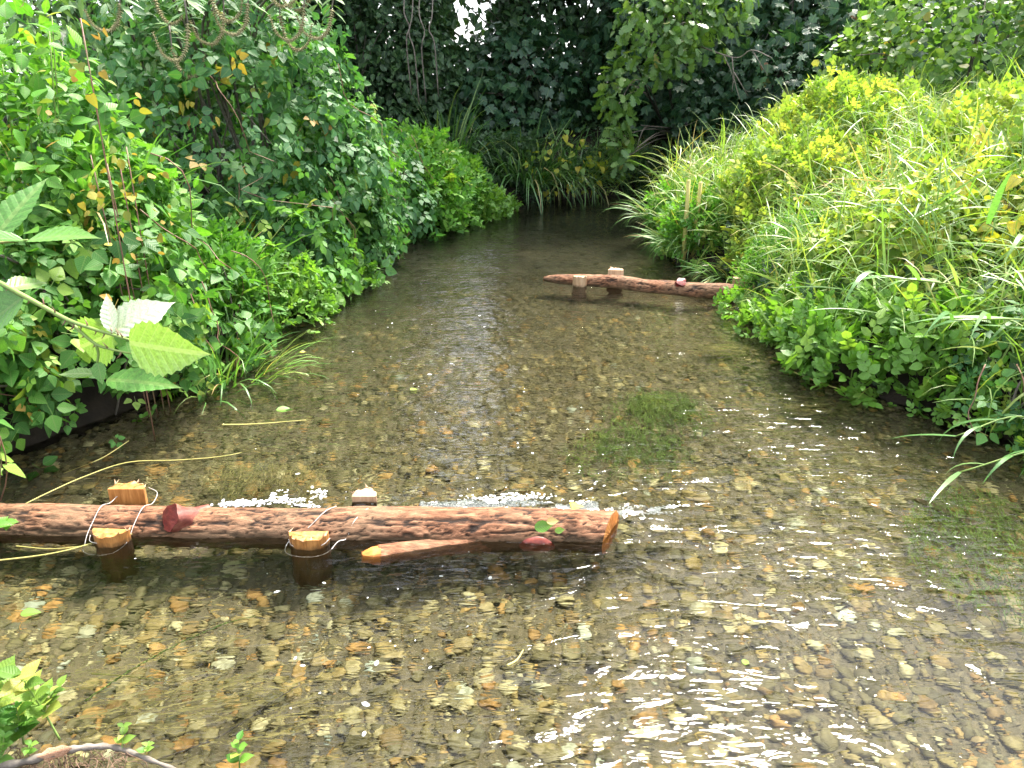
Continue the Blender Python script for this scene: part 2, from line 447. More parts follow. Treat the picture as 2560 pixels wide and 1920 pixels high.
def silt_dim(m, colr=(0.020, 0.021, 0.014)):  # darker upstream: silty tone, with the dimness of deep water put into the colour
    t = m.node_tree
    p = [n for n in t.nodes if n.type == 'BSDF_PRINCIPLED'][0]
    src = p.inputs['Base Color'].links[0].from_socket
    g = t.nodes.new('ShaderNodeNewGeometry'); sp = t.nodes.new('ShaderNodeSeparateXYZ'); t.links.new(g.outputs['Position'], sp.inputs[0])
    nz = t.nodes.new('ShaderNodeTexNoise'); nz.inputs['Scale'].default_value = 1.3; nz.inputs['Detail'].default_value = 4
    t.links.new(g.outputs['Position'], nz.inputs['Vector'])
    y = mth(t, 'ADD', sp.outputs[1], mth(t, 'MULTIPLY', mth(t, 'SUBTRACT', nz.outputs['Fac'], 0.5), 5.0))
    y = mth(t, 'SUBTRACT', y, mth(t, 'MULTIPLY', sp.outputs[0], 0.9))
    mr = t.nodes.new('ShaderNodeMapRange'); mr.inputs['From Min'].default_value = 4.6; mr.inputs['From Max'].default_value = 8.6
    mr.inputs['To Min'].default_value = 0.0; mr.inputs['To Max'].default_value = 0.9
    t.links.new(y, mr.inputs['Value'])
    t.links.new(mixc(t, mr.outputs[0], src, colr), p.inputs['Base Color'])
M['bed'] = noise_mat('stream_bed_silt', [(0.3, (0.04, 0.036, 0.022)), (0.5, (0.085, 0.074, 0.045)), (0.65, (0.13, 0.11, 0.065)), (0.8, (0.19, 0.15, 0.085))], scale=38, rough=0.9, bump=0.6, dist=0.015)

silt_dim(M['stone']); silt_dim(M['bed'])

def water_mat():
    m, t, o = new_mat('stream_water')
    g = t.nodes.new('ShaderNodeNewGeometry')
    def nz(scale, stretch, detail, rot=0.0):
        mp = t.nodes.new('ShaderNodeMapping'); mp.inputs['Scale'].default_value = stretch; mp.inputs['Rotation'].default_value = (0, 0, rot)
        t.links.new(g.outputs['Position'], mp.inputs['Vector'])
        n = t.nodes.new('ShaderNodeTexNoise'); n.inputs['Scale'].default_value = scale; n.inputs['Detail'].default_value = detail
        n.inputs['Roughness'].default_value = 0.55; n.inputs['Distortion'].default_value = 0.6
        t.links.new(mp.outputs[0], n.inputs['Vector'])
        return n.outputs['Fac']
    a = nz(5.0, (1, 1, 1), 2, 0.3)
    b = nz(13.0, (0.6, 1.5, 1), 2, -0.30)
    c = nz(34.0, (0.6, 1.5, 1), 2, -0.2)
    amp = nz(0.9, (1, 1, 1), 2)
    h = mth(t, 'ADD', mth(t, 'MULTIPLY', a, 1.6), mth(t, 'ADD', mth(t, 'MULTIPLY', b, 0.9), mth(t, 'MULTIPLY', c, 0.15)))
    rr = ramp(t, [(0.36, (0.45, 0.45, 0.45)), (0.66, (1.0, 1.0, 1.0))])
    t.links.new(amp, rr.inputs[0])
    bp = t.nodes.new('ShaderNodeBump'); bp.inputs['Distance'].default_value = 0.0125
    t.links.new(rr.outputs[0], bp.inputs['Strength'])
    t.links.new(h, bp.inputs['Height'])
    fr = t.nodes.new('ShaderNodeFresnel'); fr.inputs['IOR'].default_value = 1.33
    t.links.new(bp.outputs[0], fr.inputs['Normal'])
    gl = t.nodes.new('ShaderNodeBsdfGlossy'); gl.inputs['Roughness'].default_value = 0.03
    t.links.new(bp.outputs[0], gl.inputs['Normal'])
    tr = t.nodes.new('ShaderNodeBsdfRefraction'); tr.inputs['Color'].default_value = (0.93, 0.93, 0.85, 1)
    tr.inputs['IOR'].default_value = 1.33; tr.inputs['Roughness'].default_value = 0.0
    t.links.new(bp.outputs[0], tr.inputs['Normal'])
    ms = t.nodes.new('ShaderNodeMixShader')
    t.links.new(fr.outputs[0], ms.inputs[0]); t.links.new(tr.outputs[0], ms.inputs[1]); t.links.new(gl.outputs[0], ms.inputs[2])
    t.links.new(ms.outputs[0], o.inputs['Surface'])
    return m
M['water'] = water_mat()


# ------------------------------------------------------------------ terrain: the stream's outline in metres
LEFT = [(-0.7, -3.0), (-0.75, 0.6), (-1.12, 1.28), (-1.9, 1.7), (-2.55, 2.3), (-2.55, 2.9), (-2.3, 3.35), (-2.0, 3.85), (-1.85, 4.6), (-1.95, 5.5), (-1.65, 6.7),
        (-1.3, 8.1), (-0.95, 9.8), (-0.5, 10.9), (0.3, 11.7), (2.5, 12.9), (6.0, 13.8), (14, 14.5)]
RIGHT = [(14, 12.6), (6.0, 11.8), (3.4, 11.2), (2.1, 10.1), (1.6, 8.8), (1.6, 7.4), (2.1, 6.5), (1.85, 5.5), (1.78, 4.6), (2.05, 3.95), (2.5, 3.3), (2.95, 2.4), (3.2, 1.2), (3.2, -3.0)]
OUT = np.array(LEFT + RIGHT, float)
def sdf(X, Y):
    """positive inside the stream"""
    P = np.stack([X, Y], -1)
    d = np.full(X.shape, 1e9); ins = np.zeros(X.shape, bool)
    n = len(OUT)
    for i in range(n):
        a, b = OUT[i], OUT[(i + 1) % n]
        e = b - a
        wv = P - a
        tt = np.clip((wv @ e) / (e @ e), 0, 1)
        q = wv - tt[..., None] * e
        d = np.minimum(d, np.hypot(q[..., 0], q[..., 1]))
        c = ((a[1] <= Y) & (b[1] > Y)) | ((b[1] <= Y) & (a[1] > Y))
        xi = a[0] + (Y - a[1]) / (b[1] - a[1] + 1e-12) * e[0]
        ins ^= c & (X < xi)
    return np.where(ins, d, -d)
def ground_h(X, Y, s=None):
    X = np.asarray(X, float); Y = np.asarray(Y, float)
    if s is None: s = sdf(X, Y)
    d = np.maximum(-s, 0)
    P = np.stack([X, Y, X * 0], -1)
    n = fbm(P * 1.3, 5) - 0.5
    n2 = fbm(P * 6.0, 9) - 0.5
    side = sstep(-0.3, 0.3, X - 0.35 - 0.0 * Y)
    bank = 0.26 * (1 - np.exp(-d / 0.13)) + (0.35 + 0.30 * side) * sstep(0.1, 2.0, d) + 0.3 * sstep(2, 9, d)
    out_ = bank + n * 0.25 * sstep(0.1, 1.5, d) + n2 * 0.05
    dep = (0.25 + 0.22 * sstep(4.5, 8.5, Y)) * sstep(0.0, 0.6, s) + 0.03
    deep = 0.05 * sstep(0.55, 0.8, fbm(P * 0.9, 31))
    in_ = -(dep + deep) + n2 * 0.025
    k = sstep(-0.03, 0.03, s)
    return out_ * (1 - k) + in_ * k
def axis(segs):
    o = []
    for a, b, st in segs:
        o += list(np.arange(a, b, st))
    o.append(segs[-1][1])
    return np.array(o)
gx = axis([(-220, -20, 25), (-20, -6, 1.0), (-6, 6, 0.09), (6, 20, 1.0), (20, 220, 25)])
gy = axis([(-60, -3, 8), (-3, 15, 0.09), (15, 30, 1.0), (30, 320, 25)])
GX, GY = np.meshgrid(gx, gy)
S0 = sdf(GX, GY)
GZ = ground_h(GX, GY, S0)
V = np.stack([GX, GY, GZ], -1).reshape(-1, 3)
ny, nx = GX.shape
ii = (np.arange(ny - 1)[:, None] * nx + np.arange(nx - 1)[None]).ravel()
Q = np.stack([ii, ii + 1, ii + nx + 1, ii + nx], -1)
sc = S0.reshape(-1)[Q].mean(1)
def submesh(V, Q):
    u, inv = np.unique(Q, return_inverse=True)
    return V[u], inv.reshape(Q.shape)
v_, q_ = submesh(V, Q[sc <= 0.06])
tag(link('ground', mesh_np('ground', v_, q_, M['soil'], True)), kind='structure')
v_, q_ = submesh(V, Q[sc > 0.06])
BED = tag(link('stream_bed', mesh_np('stream_bed', v_, q_, M['bed'], True)), kind='structure')

# ------------------------------------------------------------------ logs' axes (used by the water's waves too)
LOG_A, LOG_B, LOG_R = np.array([-2.75, 2.68, -0.036]), np.array([0.385, 2.595, -0.042]), 0.106
FAR_A, FAR_B, FAR_R = np.array([0.29, 6.75, 0.02]), np.array([2.35, 5.88, 0.05]), 0.074

# ------------------------------------------------------------------ water: waves as real geometry around the logs, ripples in the bump
wx = axis([(-3.2, -2.2, 0.06), (-2.2, 1.2, 0.018), (1.2, 3.4, 0.05), (3.4, 15, 0.5)])
wy = axis([(-3, 1.2, 0.2), (1.2, 2.4, 0.05), (2.4, 3.3, 0.014), (3.3, 7.5, 0.06), (7.5, 15, 0.15)])
WX, WY = np.meshgrid(wx, wy)
def log_y(X): return LOG_A[1] + (X - LOG_A[0]) / (LOG_B[0] - LOG_A[0]) * (LOG_B[1] - LOG_A[1])
PW = np.stack([WX, WY, WX * 0], -1)
up = WY - log_y(WX) - LOG_R                                            # distance upstream of the log
onlog = sstep(-2.3, -1.6, WX) * (1 - sstep(0.42, 0.75, WX))
crest = np.exp(-((up - 0.035) / 0.05) ** 2) * (0.35 + 1.1 * sstep(-1.0, -0.1, WX))
turb = np.exp(-np.abs(up - 0.07) / 0.10) * sstep(-1.6, -0.5, WX) * (1 - sstep(0.35, 0.9, WX))
WZ = onlog * crest * 0.020 + turb * 0.045 * (fbm(PW * np.array([16, 30, 1]), 3, 3) - 0.5)
tip = np.hypot((WX - 0.52) * 0.8, (WY - (2.66 - 0.10 * (WX - 0.4))) * 2.2)
WZ += 0.020 * np.exp(-(tip / 0.16) ** 2) * (fbm(PW * np.array([12, 34, 1]), 8, 3) - 0.35)
WZ += 0.006 * (fbm(PW * 2.2, 21, 2) - 0.5)
WZ += 0.012 * (fbm(PW * np.array([7, 9, 1]), 22, 2) - 0.5) * sstep(0.2, 1.0, WX) * (1 - sstep(2.2, 2.7, WY))
for cx, cy_, ang in ((-0.15, 2.95, 0.25), (0.0, 3.12, -0.1), (0.85, 3.02, 0.3), (0.55, 2.80, 0.2)):      # standing ripples above the log
    dx, dy = WX - cx, WY - cy_
    a = dx * math.cos(ang) + dy * math.sin(ang); b = -dx * math.sin(ang) + dy * math.cos(ang)
    WZ += 0.010 * np.exp(-(a / 0.17) ** 2 - (b / 0.035) ** 2) * (0.5 + fbm(PW * 20, 40))
WV = np.stack([WX, WY, WZ], -1).reshape(-1, 3)
ny, nx = WX.shape
ii = (np.arange(ny - 1)[:, None] * nx + np.arange(nx - 1)[None]).ravel()
Q = np.stack([ii, ii + 1, ii + nx + 1, ii + nx], -1)
keep = sdf(WX, WY).reshape(-1)[Q].max(1) > -0.15
v_, q_ = submesh(WV, Q[keep])
WATER = tag(link('water', mesh_np('water', v_, q_, M['water'], True)), kind='structure')
WATER.cycles.is_caustics_caster = True
BED.cycles.is_caustics_receiver = True

# ------------------------------------------------------------------ stones on the bed
def ico(sub):
    import bmesh
    bm = bmesh.new(); bmesh.ops.create_icosphere(bm, subdivisions=sub, radius=1.0)
    V = np.array([v.co[:] for v in bm.verts]); F = np.array([[v.index for v in f.verts] for f in bm.faces])
    bm.free()
    return V, F
def stone_shapes(sub, n, seed):
    V, F = ico(sub)
    o = []
    for k in range(n):
        d = 0.68 + 0.64 * fbm(V * 1.1 + k * 7.3, seed + k, 2)
        W = V * d[:, None]
        W = np.sign(W) * np.abs(W) ** 0.9
        o.append(W * np.array([1.0, 0.72 + 0.2 * math.sin(k * 2.1), 0.46]))
    return o, F
def multi(P, Rm, S, shapes, F, rnd, idx, uv=None):
    """copies of template shapes into one array mesh. P (n,3) Rm (n,3,3) columns x y z, S (n,), idx (n,) template number"""
    Vs, Fs, Ls = [], [], []
    base = 0
    for k in range(len(shapes)):
        sel = np.where(idx == k)[0]
        if not len(sel): continue
        T = shapes[k]; f = F[k] if isinstance(F, list) else F
        W = np.einsum('nij,vj->nvi', Rm[sel], T) * S[sel][:, None, None] + P[sel][:, None, :]
        nv = len(T)
        Vs.append(W.reshape(-1, 3))
        Fs.append((f[None] + (np.arange(len(sel)) * nv)[:, None, None] + base).reshape(-1, f.shape[1]))
        L = np.zeros((len(sel), nv, 3))
        if uv is not None:
            L[:, :, :2] = uv[k][None]
        L[:, :, 2] = np.maximum(rnd[sel], 0.001)[:, None]
        Ls.append(L.reshape(-1, 3))
        base += len(sel) * nv
    return np.concatenate(Vs), np.concatenate(Fs), np.concatenate(Ls)
def rotz(a):
    c, s = np.cos(a), np.sin(a); z = np.zeros_like(a); o = z + 1
    return np.stack([np.stack([c, -s, z], -1), np.stack([s, c, z], -1), np.stack([z, z, o], -1)], -2)
def tilt(Rm, amt):
    n = len(Rm)
    ax = RG.normal(0, amt, n); ay = RG.normal(0, amt, n)
    z = np.zeros(n); o = z + 1
    A = np.stack([np.stack([np.cos(ay), z, np.sin(ay)], -1), np.stack([z, o, z], -1), np.stack([-np.sin(ay), z, np.cos(ay)], -1)], -2)
    B = np.stack([np.stack([o, z, z], -1), np.stack([z, np.cos(ax), -np.sin(ax)], -1), np.stack([z, np.sin(ax), np.cos(ax)], -1)], -2)
    return A @ B @ Rm
def stones(n, x0, x1, y0, y1, smin, smax, sub, seed, lift=0.3):
    X = RG.uniform(x0, x1, n * 2); Y = RG.uniform(y0, y1, n * 2)
    s = sdf(X, Y)
    u = np.abs(X / np.maximum(Y + 0.6, 0.3))
    ok = (s > 0.02) & (u < 0.95) & (RG.random(n * 2) > 0.85 * sstep(5.5, 8.5, Y))
    X, Y = X[ok][:n], Y[ok][:n]
    m = len(X)
    S = smin * (smax / smin) ** (RG.random(m) ** 1.7)
    Z = ground_h(X, Y) + S * lift
    rn = np.clip(RG.random(m) * 0.9 + 0.1 * fbm(np.stack([X, Y, X * 0], -1) * 1.5, 77), 0.002, 1)
    return np.stack([X, Y, Z], -1), tilt(rotz(RG.uniform(0, 6.28, m)), 0.18), S, rn
sh2, f2 = stone_shapes(2, 8, 100)
sh1, f1 = stone_shapes(1, 8, 200)
f2_full = f2
zc2 = ico(2)[0][f2].mean(1)[:, 2]; f2 = f2[zc2 > -0.42]               # the undersides are bedded in silt
zc1 = ico(1)[0][f1].mean(1)[:, 2]; f1 = f1[zc1 > -0.42]
P1, R1, S1, r1 = stones(8000, -2.6, 3.0, 1.1, 3.4, 0.010, 0.040, 2, 1)
P2, R2, S2, r2 = stones(20000, -2.4, 2.6, 3.2, 7.6, 0.011, 0.038, 1, 2)
r2 = np.where(RG.random(len(r2)) < 0.72, r2 * 0.52, r2)
P3, R3, S3, r3 = stones(6000, -2.0, 3.0, 7.4, 12.5, 0.018, 0.045, 1, 3)
r3 = r3 * 0.45
P4, R4, S4, r4 = stones(10000, -2.6, 3.0, 1.1, 3.6, 0.006, 0.014, 1, 4)
def stone_obj(P, Rm, S, rn, shapes, F, seed):
    v, f, l = multi(P, Rm, S, shapes, F, rn, RG.integers(0, len(shapes), len(P)))
    tag(link('gravel', mesh_np('gravel', v, f, M['stone'], True, l), BED), kind='stuff')
# the 300 largest to the eye are single stones
allP = np.concatenate([P1, P2]); allR = np.concatenate([R1, R2]); allS = np.concatenate([S1, S2]); allr = np.concatenate([r1, r2])
score = allS / np.linalg.norm(allP - CAM, axis=1) * np.where(np.abs(allP[:, 0] / (allP[:, 1] + 0.55)) < 0.66, 1, 0)
big = np.argsort(-score)[:300]
rest = np.setdiff1d(np.arange(len(allP)), big)
smesh = [mesh_np('stone', s, f2_full, M['stone'], True) for s in sh2]
for j, i in enumerate(big):
    o = link('stone', smesh[j % len(smesh)], BED)
    o.cycles.is_caustics_receiver = True
    m4 = Matrix.Identity(4)
    for a in range(3):
        for b in range(3): m4[a][b] = float(allR[i, a, b] * allS[i])
        m4[a][3] = float(allP[i, a])
    o.matrix_basis = m4
near = rest[(rest < len(P1)) & (allS[rest] > 0.0175)]; far = rest[(rest >= len(P1)) | (allS[rest] <= 0.0175)]
VV, FF, LL, base = [], [], [], 0
for (P_, R_, S_, r_, shp, f_) in ((allP[near], allR[near], allS[near], allr[near], sh2, f2), (allP[far], allR[far], allS[far], allr[far], sh1, f1), (P3, R3, S3, r3, sh1, f1), (P4, R4, S4, r4, sh1, f1)):
    v, f, l = multi(P_, R_, S_, shp, f_, r_, RG.integers(0, len(shp), len(P_)))
    VV.append(v); FF.append(f + base); LL.append(l); base += len(v)
GRAVEL = tag(link('gravel', mesh_np('gravel', np.concatenate(VV), np.concatenate(FF), M['stone'], True, np.concatenate(LL)), BED), kind='stuff')
GRAVEL.cycles.is_caustics_receiver = True

# ------------------------------------------------------------------ leaf templates: y along the leaf, z its normal, length 1
def leaf_simple(ws, fold=0.18, droop=0.15, serr=0.0, w=0.36):
    """rows of (along, half width); returns V, F, uv"""
    V = [(0, 0, 0)]; uv = [(0, 0)]
    rows = []
    for i, (y, hw) in enumerate(ws):
        hw = hw * w * (1 + (serr if i % 2 else -serr))
        z = -droop * y * y
        rows.append(len(V))
        V += [(-hw, y, z + fold * hw), (0, y, z), (hw, y, z + fold * hw)]
        uv += [(-hw, y), (0, y), (hw, y)]
    tip = len(V)
    V.append((0, 1.0, -droop)); uv.append((0, 1))
    F = []
    r = rows[0]
    F += [(0, r + 1, r), (0, r + 2, r + 1)]
    for a, b in zip(rows[:-1], rows[1:]):
        F += [(a, a + 1, b + 1), (a, b + 1, b), (a + 1, a + 2, b + 2), (a + 1, b + 2, b + 1)]
    r = rows[-1]
    F += [(r, r + 1, tip), (r + 1, r + 2, tip)]
    return np.array(V, float), np.array(F), np.array(uv, float)
OV = [(0.12, 0.62), (0.35, 1.0), (0.62, 0.78), (0.85, 0.34)]
OV2 = [(0.2, 0.85), (0.6, 0.85)]
LANCE = [(0.15, 0.55), (0.4, 1.0), (0.7, 0.62)]
ROUND = [(0.08, 0.6), (0.3, 1.0), (0.65, 1.0), (0.9, 0.5)]
def leaf_polar(rad, fold=0.1, cup=0.12):
    """lobed leaf: outline given as (angle from tip in degrees, radius) for one half; the stalk joins at y=0"""
    pts = [(a, r) for a, r in rad]
    full = [(-a, r) for a, r in reversed(pts) if a not in (0,)] + [p for p in pts]
    c = np.array([0, 0.38, 0.0])
    V = [c]; uv = [(0, 0.38)]
    for a, r in full:
        q = R(a)
        x, y = r * math.sin(q), 0.38 + r * math.cos(q)
        V.append((x, y, -cup * (r * 1.4) ** 2 + fold * abs(x)))
        uv.append((x, y))
    n = len(full)
    F = [(0, i + 2, i + 1) for i in range(n - 1)] + [(0, 1, n)]
    return np.array(V, float), np.array(F), np.array(uv, float)
MAPLE = leaf_polar([(0, 0.62), (14, 0.40), (28, 0.34), (44, 0.58), (58, 0.55), (74, 0.34), (96, 0.48), (112, 0.42), (150, 0.34), (180, 0.30)])
OAKL = leaf_simple([(0.10, 0.25), (0.22, 0.62), (0.30, 0.36), (0.44, 0.95), (0.53, 0.5), (0.68, 1.0), (0.77, 0.58), (0.9, 0.7)], 0.1, 0.2, 0, 0.33)
IVYL = leaf_polar([(0, 0.60), (30, 0.34), (60, 0.46), (95, 0.33), (135, 0.42), (180, 0.30)])
HEART = leaf_simple([(-0.10, 0.75), (0.10, 1.0), (0.38, 0.86), (0.70, 0.45)], 0.2, 0.2, 0, 0.42)
OVATE = leaf_simple(OV)
OVLO = leaf_simple(OV2)
LANC = leaf_simple(LANCE, 0.15, 0.25, 0, 0.16)
RND = leaf_simple(ROUND, 0.12, 0.12, 0, 0.42)
TREE = leaf_simple([(0.35, 1.0)], 0.3, 0.2, 0, 0.45)
def compound(kind, spread=1.0):
    """a bramble leaf of three or five leaflets"""
    Vs, Fs, Us, b = [], [], [], 0
    angs = [(0, 1.0, 0.42), (62, 0.86, 0.30), (-62, 0.86, 0.30)]
    if kind == 5: angs += [(112, 0.62, 0.22), (-112, 0.62, 0.22)]
    for a, s, st in angs:
        V, F, U = leaf_simple(OV, random.uniform(0.1, 0.3), random.uniform(0.05, 0.3), 0.06, random.uniform(0.33, 0.40))
        q = R(-a * spread + random.uniform(-10, 10))
        V = V * s
        V[:, 1] += st
        tl = random.uniform(-0.3, 0.25)
        V[:, 2] += V[:, 1] * tl
        x, y = V[:, 0].copy(), V[:, 1].copy()
        V[:, 0] = x * math.cos(q) - y * math.sin(q); V[:, 1] = x * math.sin(q) + y * math.cos(q)
        Vs.append(V); Fs.append(F + b); Us.append(U); b += len(V)
    k = b                                                              # the stalk
    Vs.append(np.array([(-0.012, -0.35, 0), (0.012, -0.35, 0), (0.012, 0.42, 0.005), (-0.012, 0.42, 0.005)], float))
    Fs.append(np.array([(k, k + 1, k + 2), (k, k + 2, k + 3)])); Us.append(np.array([(0, 0)] * 4, float))
    return np.concatenate(Vs), np.concatenate(Fs), np.concatenate(Us)
BRAM = [compound(3), compound(3), compound(5), compound(3)]
def sprig(n=5, w=0.3, prof=OV2):
    """little shoot of small leaves, one unit long"""
    Vs, Fs, Us, b = [], [], [], 0
    for i in range(n):
        V, F, U = leaf_simple(prof, 0.15, 0.2, 0, random.uniform(0.30, 0.42))
        s = random.uniform(0.32, 0.5)
        q = R((-1) ** i * random.uniform(35, 80)) if i < n - 1 else 0
        V = V * s
        V[:, 2] += V[:, 1] * random.uniform(-0.3, 0.4)
        x, y = V[:, 0].copy(), V[:, 1].copy()
        V[:, 0] = x * math.cos(q) - y * math.sin(q); V[:, 1] = x * math.sin(q) + y * math.cos(q) + (i + 0.4) / n * 0.75
        Vs.append(V); Fs.append(F + b); Us.append(U); b += len(V)
    Vs.append(np.array([(-0.012, 0, 0), (0.012, 0, 0), (0.006, 0.8, 0.0), (-0.006, 0.8, 0.0)], float))
    Fs.append(np.array([(b, b + 1, b + 2), (b, b + 2, b + 3)])); Us.append(np.array([(0, 0)] * 4, float))
    return np.concatenate(Vs), np.concatenate(Fs), np.concatenate(Us)
SPRIG = [sprig(5), sprig(6), sprig(7), sprig(5)]
SPRIG_LO = [sprig(k, 0.3, [(0.4, 1.0)]) for k in (5, 6, 6, 5)]
def blade(bend, segs=6, w=0.02, fold=0.3, twist=0.0):
    """grass blade: starts along +y, curves over towards -z"""
    V, U = [], []
    p = np.array([0.0, 0, 0]); a = 0.0
    for i in range(segs + 1):
        t = i / segs
        hw = w * (1 - t ** 2.2) * (0.6 + 0.4 * min(1, t * 4)) + 0.0008
        tw = twist * t
        V += [(p[0] - hw * math.cos(tw), p[1], p[2] - hw * math.sin(tw)), (p[0] + hw * math.cos(tw), p[1], p[2] + hw * math.sin(tw))]
        U += [(-hw, t), (hw, t)]
        a += bend / segs * (0.4 + 1.2 * t)
        p = p + np.array([0, math.cos(a), -math.sin(a)]) / segs
    F = []
    for i in range(segs):
        b = i * 2
        F += [(b, b + 1, b + 3), (b, b + 3, b + 2)]
    return np.array(V, float), np.array(F), np.array(U, float)
BLADE = [blade(0.5, 6, 0.013), blade(1.1, 6, 0.014), blade(1.7, 6, 0.012, twist=0.8), blade(2.3, 6, 0.013), blade(0.9, 6, 0.013, twist=1.2)]
BLADE_W = [blade(0.5, 7, 0.032), blade(1.0, 7, 0.035), blade(1.6, 7, 0.03, twist=0.7), blade(2.1, 7, 0.034)]
BLADE_F = [blade(0.4, 5, 0.009), blade(1.0, 5, 0.009), blade(1.7, 5, 0.008), blade(2.4, 5, 0.009)]

def frames(tipd, nrm):
    y = unit(tipd)
    z = unit(nrm - (nrm * y).sum(-1, keepdims=True) * y + 1e-6)
    x = np.cross(y, z)
    return np.stack([x, y, z], -1)           # columns
_cache = {}
def leaves(parent, tmpl, P, Rm, S, rnd, mat, nobj=0, name='leaf', centre=None, stuff='foliage', front=None):
    """places leaves: the nobj that show largest are objects of their own, the others one foliage mesh"""
    if not isinstance(tmpl, list): tmpl = [tmpl]
    n = len(P)
    idx = RG.integers(0, len(tmpl), n)
    off = np.array(parent.location) if parent is not None else np.zeros(3)
    sel = np.zeros(n, bool)
    if nobj:
        dist = np.linalg.norm(P - CAM, axis=1)
        sco = S / dist
        if centre is not None:
            fc = (unit(P - centre) * unit(CAM - P)).sum(1)
            rr = np.linalg.norm(P - centre, axis=1)
            sco = sco * (0.15 + np.clip(fc + 0.35, 0, 1.2)) * rr / rr.max()
        if front is not None: sco = sco * front
        u = (P - CAM); yy = u[:, 1] * CP - u[:, 2] * SP
        px = 1280 + FPX * u[:, 0] / np.maximum(yy, 0.05); py = 960 - FPX * (u[:, 1] * SP + u[:, 2] * CP) / np.maximum(yy, 0.05)
        sco = np.where((yy > 0.1) & (px > -20) & (px < 2580) & (py > -20) & (py < 1940), sco, sco * 0.02)
        pick = np.argsort(-sco)[:nobj]
        sel[pick] = True
        for i in pick:
            k = idx[i]
            key = (id(tmpl[k]), mat.name, name)
            if key not in _cache:
                T = tmpl[k]
                l = np.zeros((len(T[0]), 3)); l[:, :2] = T[2]
                _cache[key] = mesh_np(name, T[0], T[1], mat, True, l)
            o = link(name, _cache[key], parent)
            m4 = Matrix.Identity(4)
            for a in range(3):
                for b in range(3): m4[a][b] = float(Rm[i, a, b] * S[i])
                m4[a][3] = float(P[i, a] - off[a])
            o.matrix_basis = m4
    r = ~sel
    if r.any():
        v, f, l = multi(P[r] - off, Rm[r], S[r], [t[0] for t in tmpl], [t[1] for t in tmpl], rnd[r], idx[r], [t[2] for t in tmpl])
        tag(link(stuff, mesh_np(stuff, v, f, mat, True, l), parent), kind='stuff')
def patch_rnd(P, seed, k=0.35, f=1.6):
    return np.clip((1 - k) * RG.random(len(P)) + k * (fbm(P * f, seed) - 0.5) * 2.2 + k * 0.5, 0.002, 0.999)

GAPS = [(-1.0, -0.38, 2.3, 6.6), (-2.7, -2.15, 3.2, 5.0)]      # where the sky shows between the trees behind the far bank
def shell(ells, dens, seed, lump=0.16, depth=0.22, zmin=0.02, lumpf=2.6):
    """points on a union of lumpy ellipsoids, thinning inwards. ells: (centre, radii)"""
    Ps, Ns = [], []
    for c, r in ells:
        c, r = np.array(c, float), np.array(r, float)
        area = 4 * math.pi * ((r[0] * r[1]) ** 1.6 / 3 + (r[0] * r[2]) ** 1.6 / 3 + (r[1] * r[2]) ** 1.6 / 3) ** (1 / 1.6)
        n = int(area * dens)
        d = unit(RG.normal(size=(n, 3)))
        g = 1 + lump * (fbm((c + d * r) * lumpf, seed) - 0.5) * 2.4 + 0.5 * lump * (fbm((c + d * r) * lumpf * 2.7, seed + 3) - 0.5) * 2
        inn = RG.exponential(depth, n) / r.mean()
        p = c + d * r * (g - np.minimum(inn, 0.75))[:, None] * 1.0
        nn = unit(d / r)
        Ps.append(p); Ns.append(nn)
    P, N = np.concatenate(Ps), np.concatenate(Ns)
    keep = np.ones(len(P), bool)
    for x0, x1, z0, z1 in GAPS:
        keep &= ~((P[:, 1] > 12.2) & (P[:, 0] > x0) & (P[:, 0] < x1) & (P[:, 2] > z0) & (P[:, 2] < z1) & (RG.random(len(P)) > 0.15))
    for c, r in ells:
        q = (((P - np.array(c)) / (np.array(r) * 0.80)) ** 2).sum(1)
        keep &= q > 0.45
    gh = ground_h(P[:, 0], P[:, 1])
    keep &= P[:, 2] > np.maximum(gh, 0) + zmin
    return P[keep], N[keep]
def in_view(P, m=0.12):
    u = P - CAM
    yy = u[:, 1] * CP - u[:, 2] * SP
    px = u[:, 0] / np.maximum(yy, 0.05); py = (u[:, 1] * SP + u[:, 2] * CP) / np.maximum(yy, 0.05)
    return (yy > 0.1) & (np.abs(px) < 0.662 + m) & (py < 0.497 + m) & (py > -0.497 - m)
def leaf_frames(P, N, up=0.5, droop=0.6, jit=0.45):
    n = len(P)
    nrm = unit(N * 0.8 + np.array([0, 0, up]) + RG.normal(0, jit, (n, 3)))
    side = RG.normal(0, 1.0, (n, 3))
    tipd = unit(np.array([0, 0, -droop]) + N * 0.45 + side * 0.55)
    return frames(tipd, nrm)
def canes_on(parent, ells, n, mat, seed, name='cane', rad=0.004, length=0.9):
    """arching stems that ride over the surface of the mound"""
    rr = random.Random(seed)
    for k in range(n):
        c, r = ells[rr.randrange(len(ells))]
        c, r = np.array(c, float), np.array(r, float)
        a0 = rr.uniform(-0.3, 1.2) if c[0] < 0 else rr.uniform(2.2, 3.6)
        az = rr.uniform(-2.2, 0.6) if c[0] < 0 else rr.uniform(2.6, 4.6)
        pts = []
        e = rr.uniform(0.6, 1.2)
        for i in range(12):
            el = e - i * length / r.mean() / 12 * 1.2
            az2 = az + 0.05 * i * rr.uniform(0.2, 1)
            d = np.array([math.cos(el) * math.cos(az2), math.cos(el) * math.sin(az2), math.sin(el)])
            g = 1.02 + 0.05 * math.sin(i * 0.9 + k)
            p = c + d * r * g
            if p[2] < 0.05: break
            pts.append(p)
        if len(pts) > 3:
            MB().tube(curve_pts(pts, 14), np.linspace(rad, rad * 0.6, 14), 5).build(name, mat, parent)
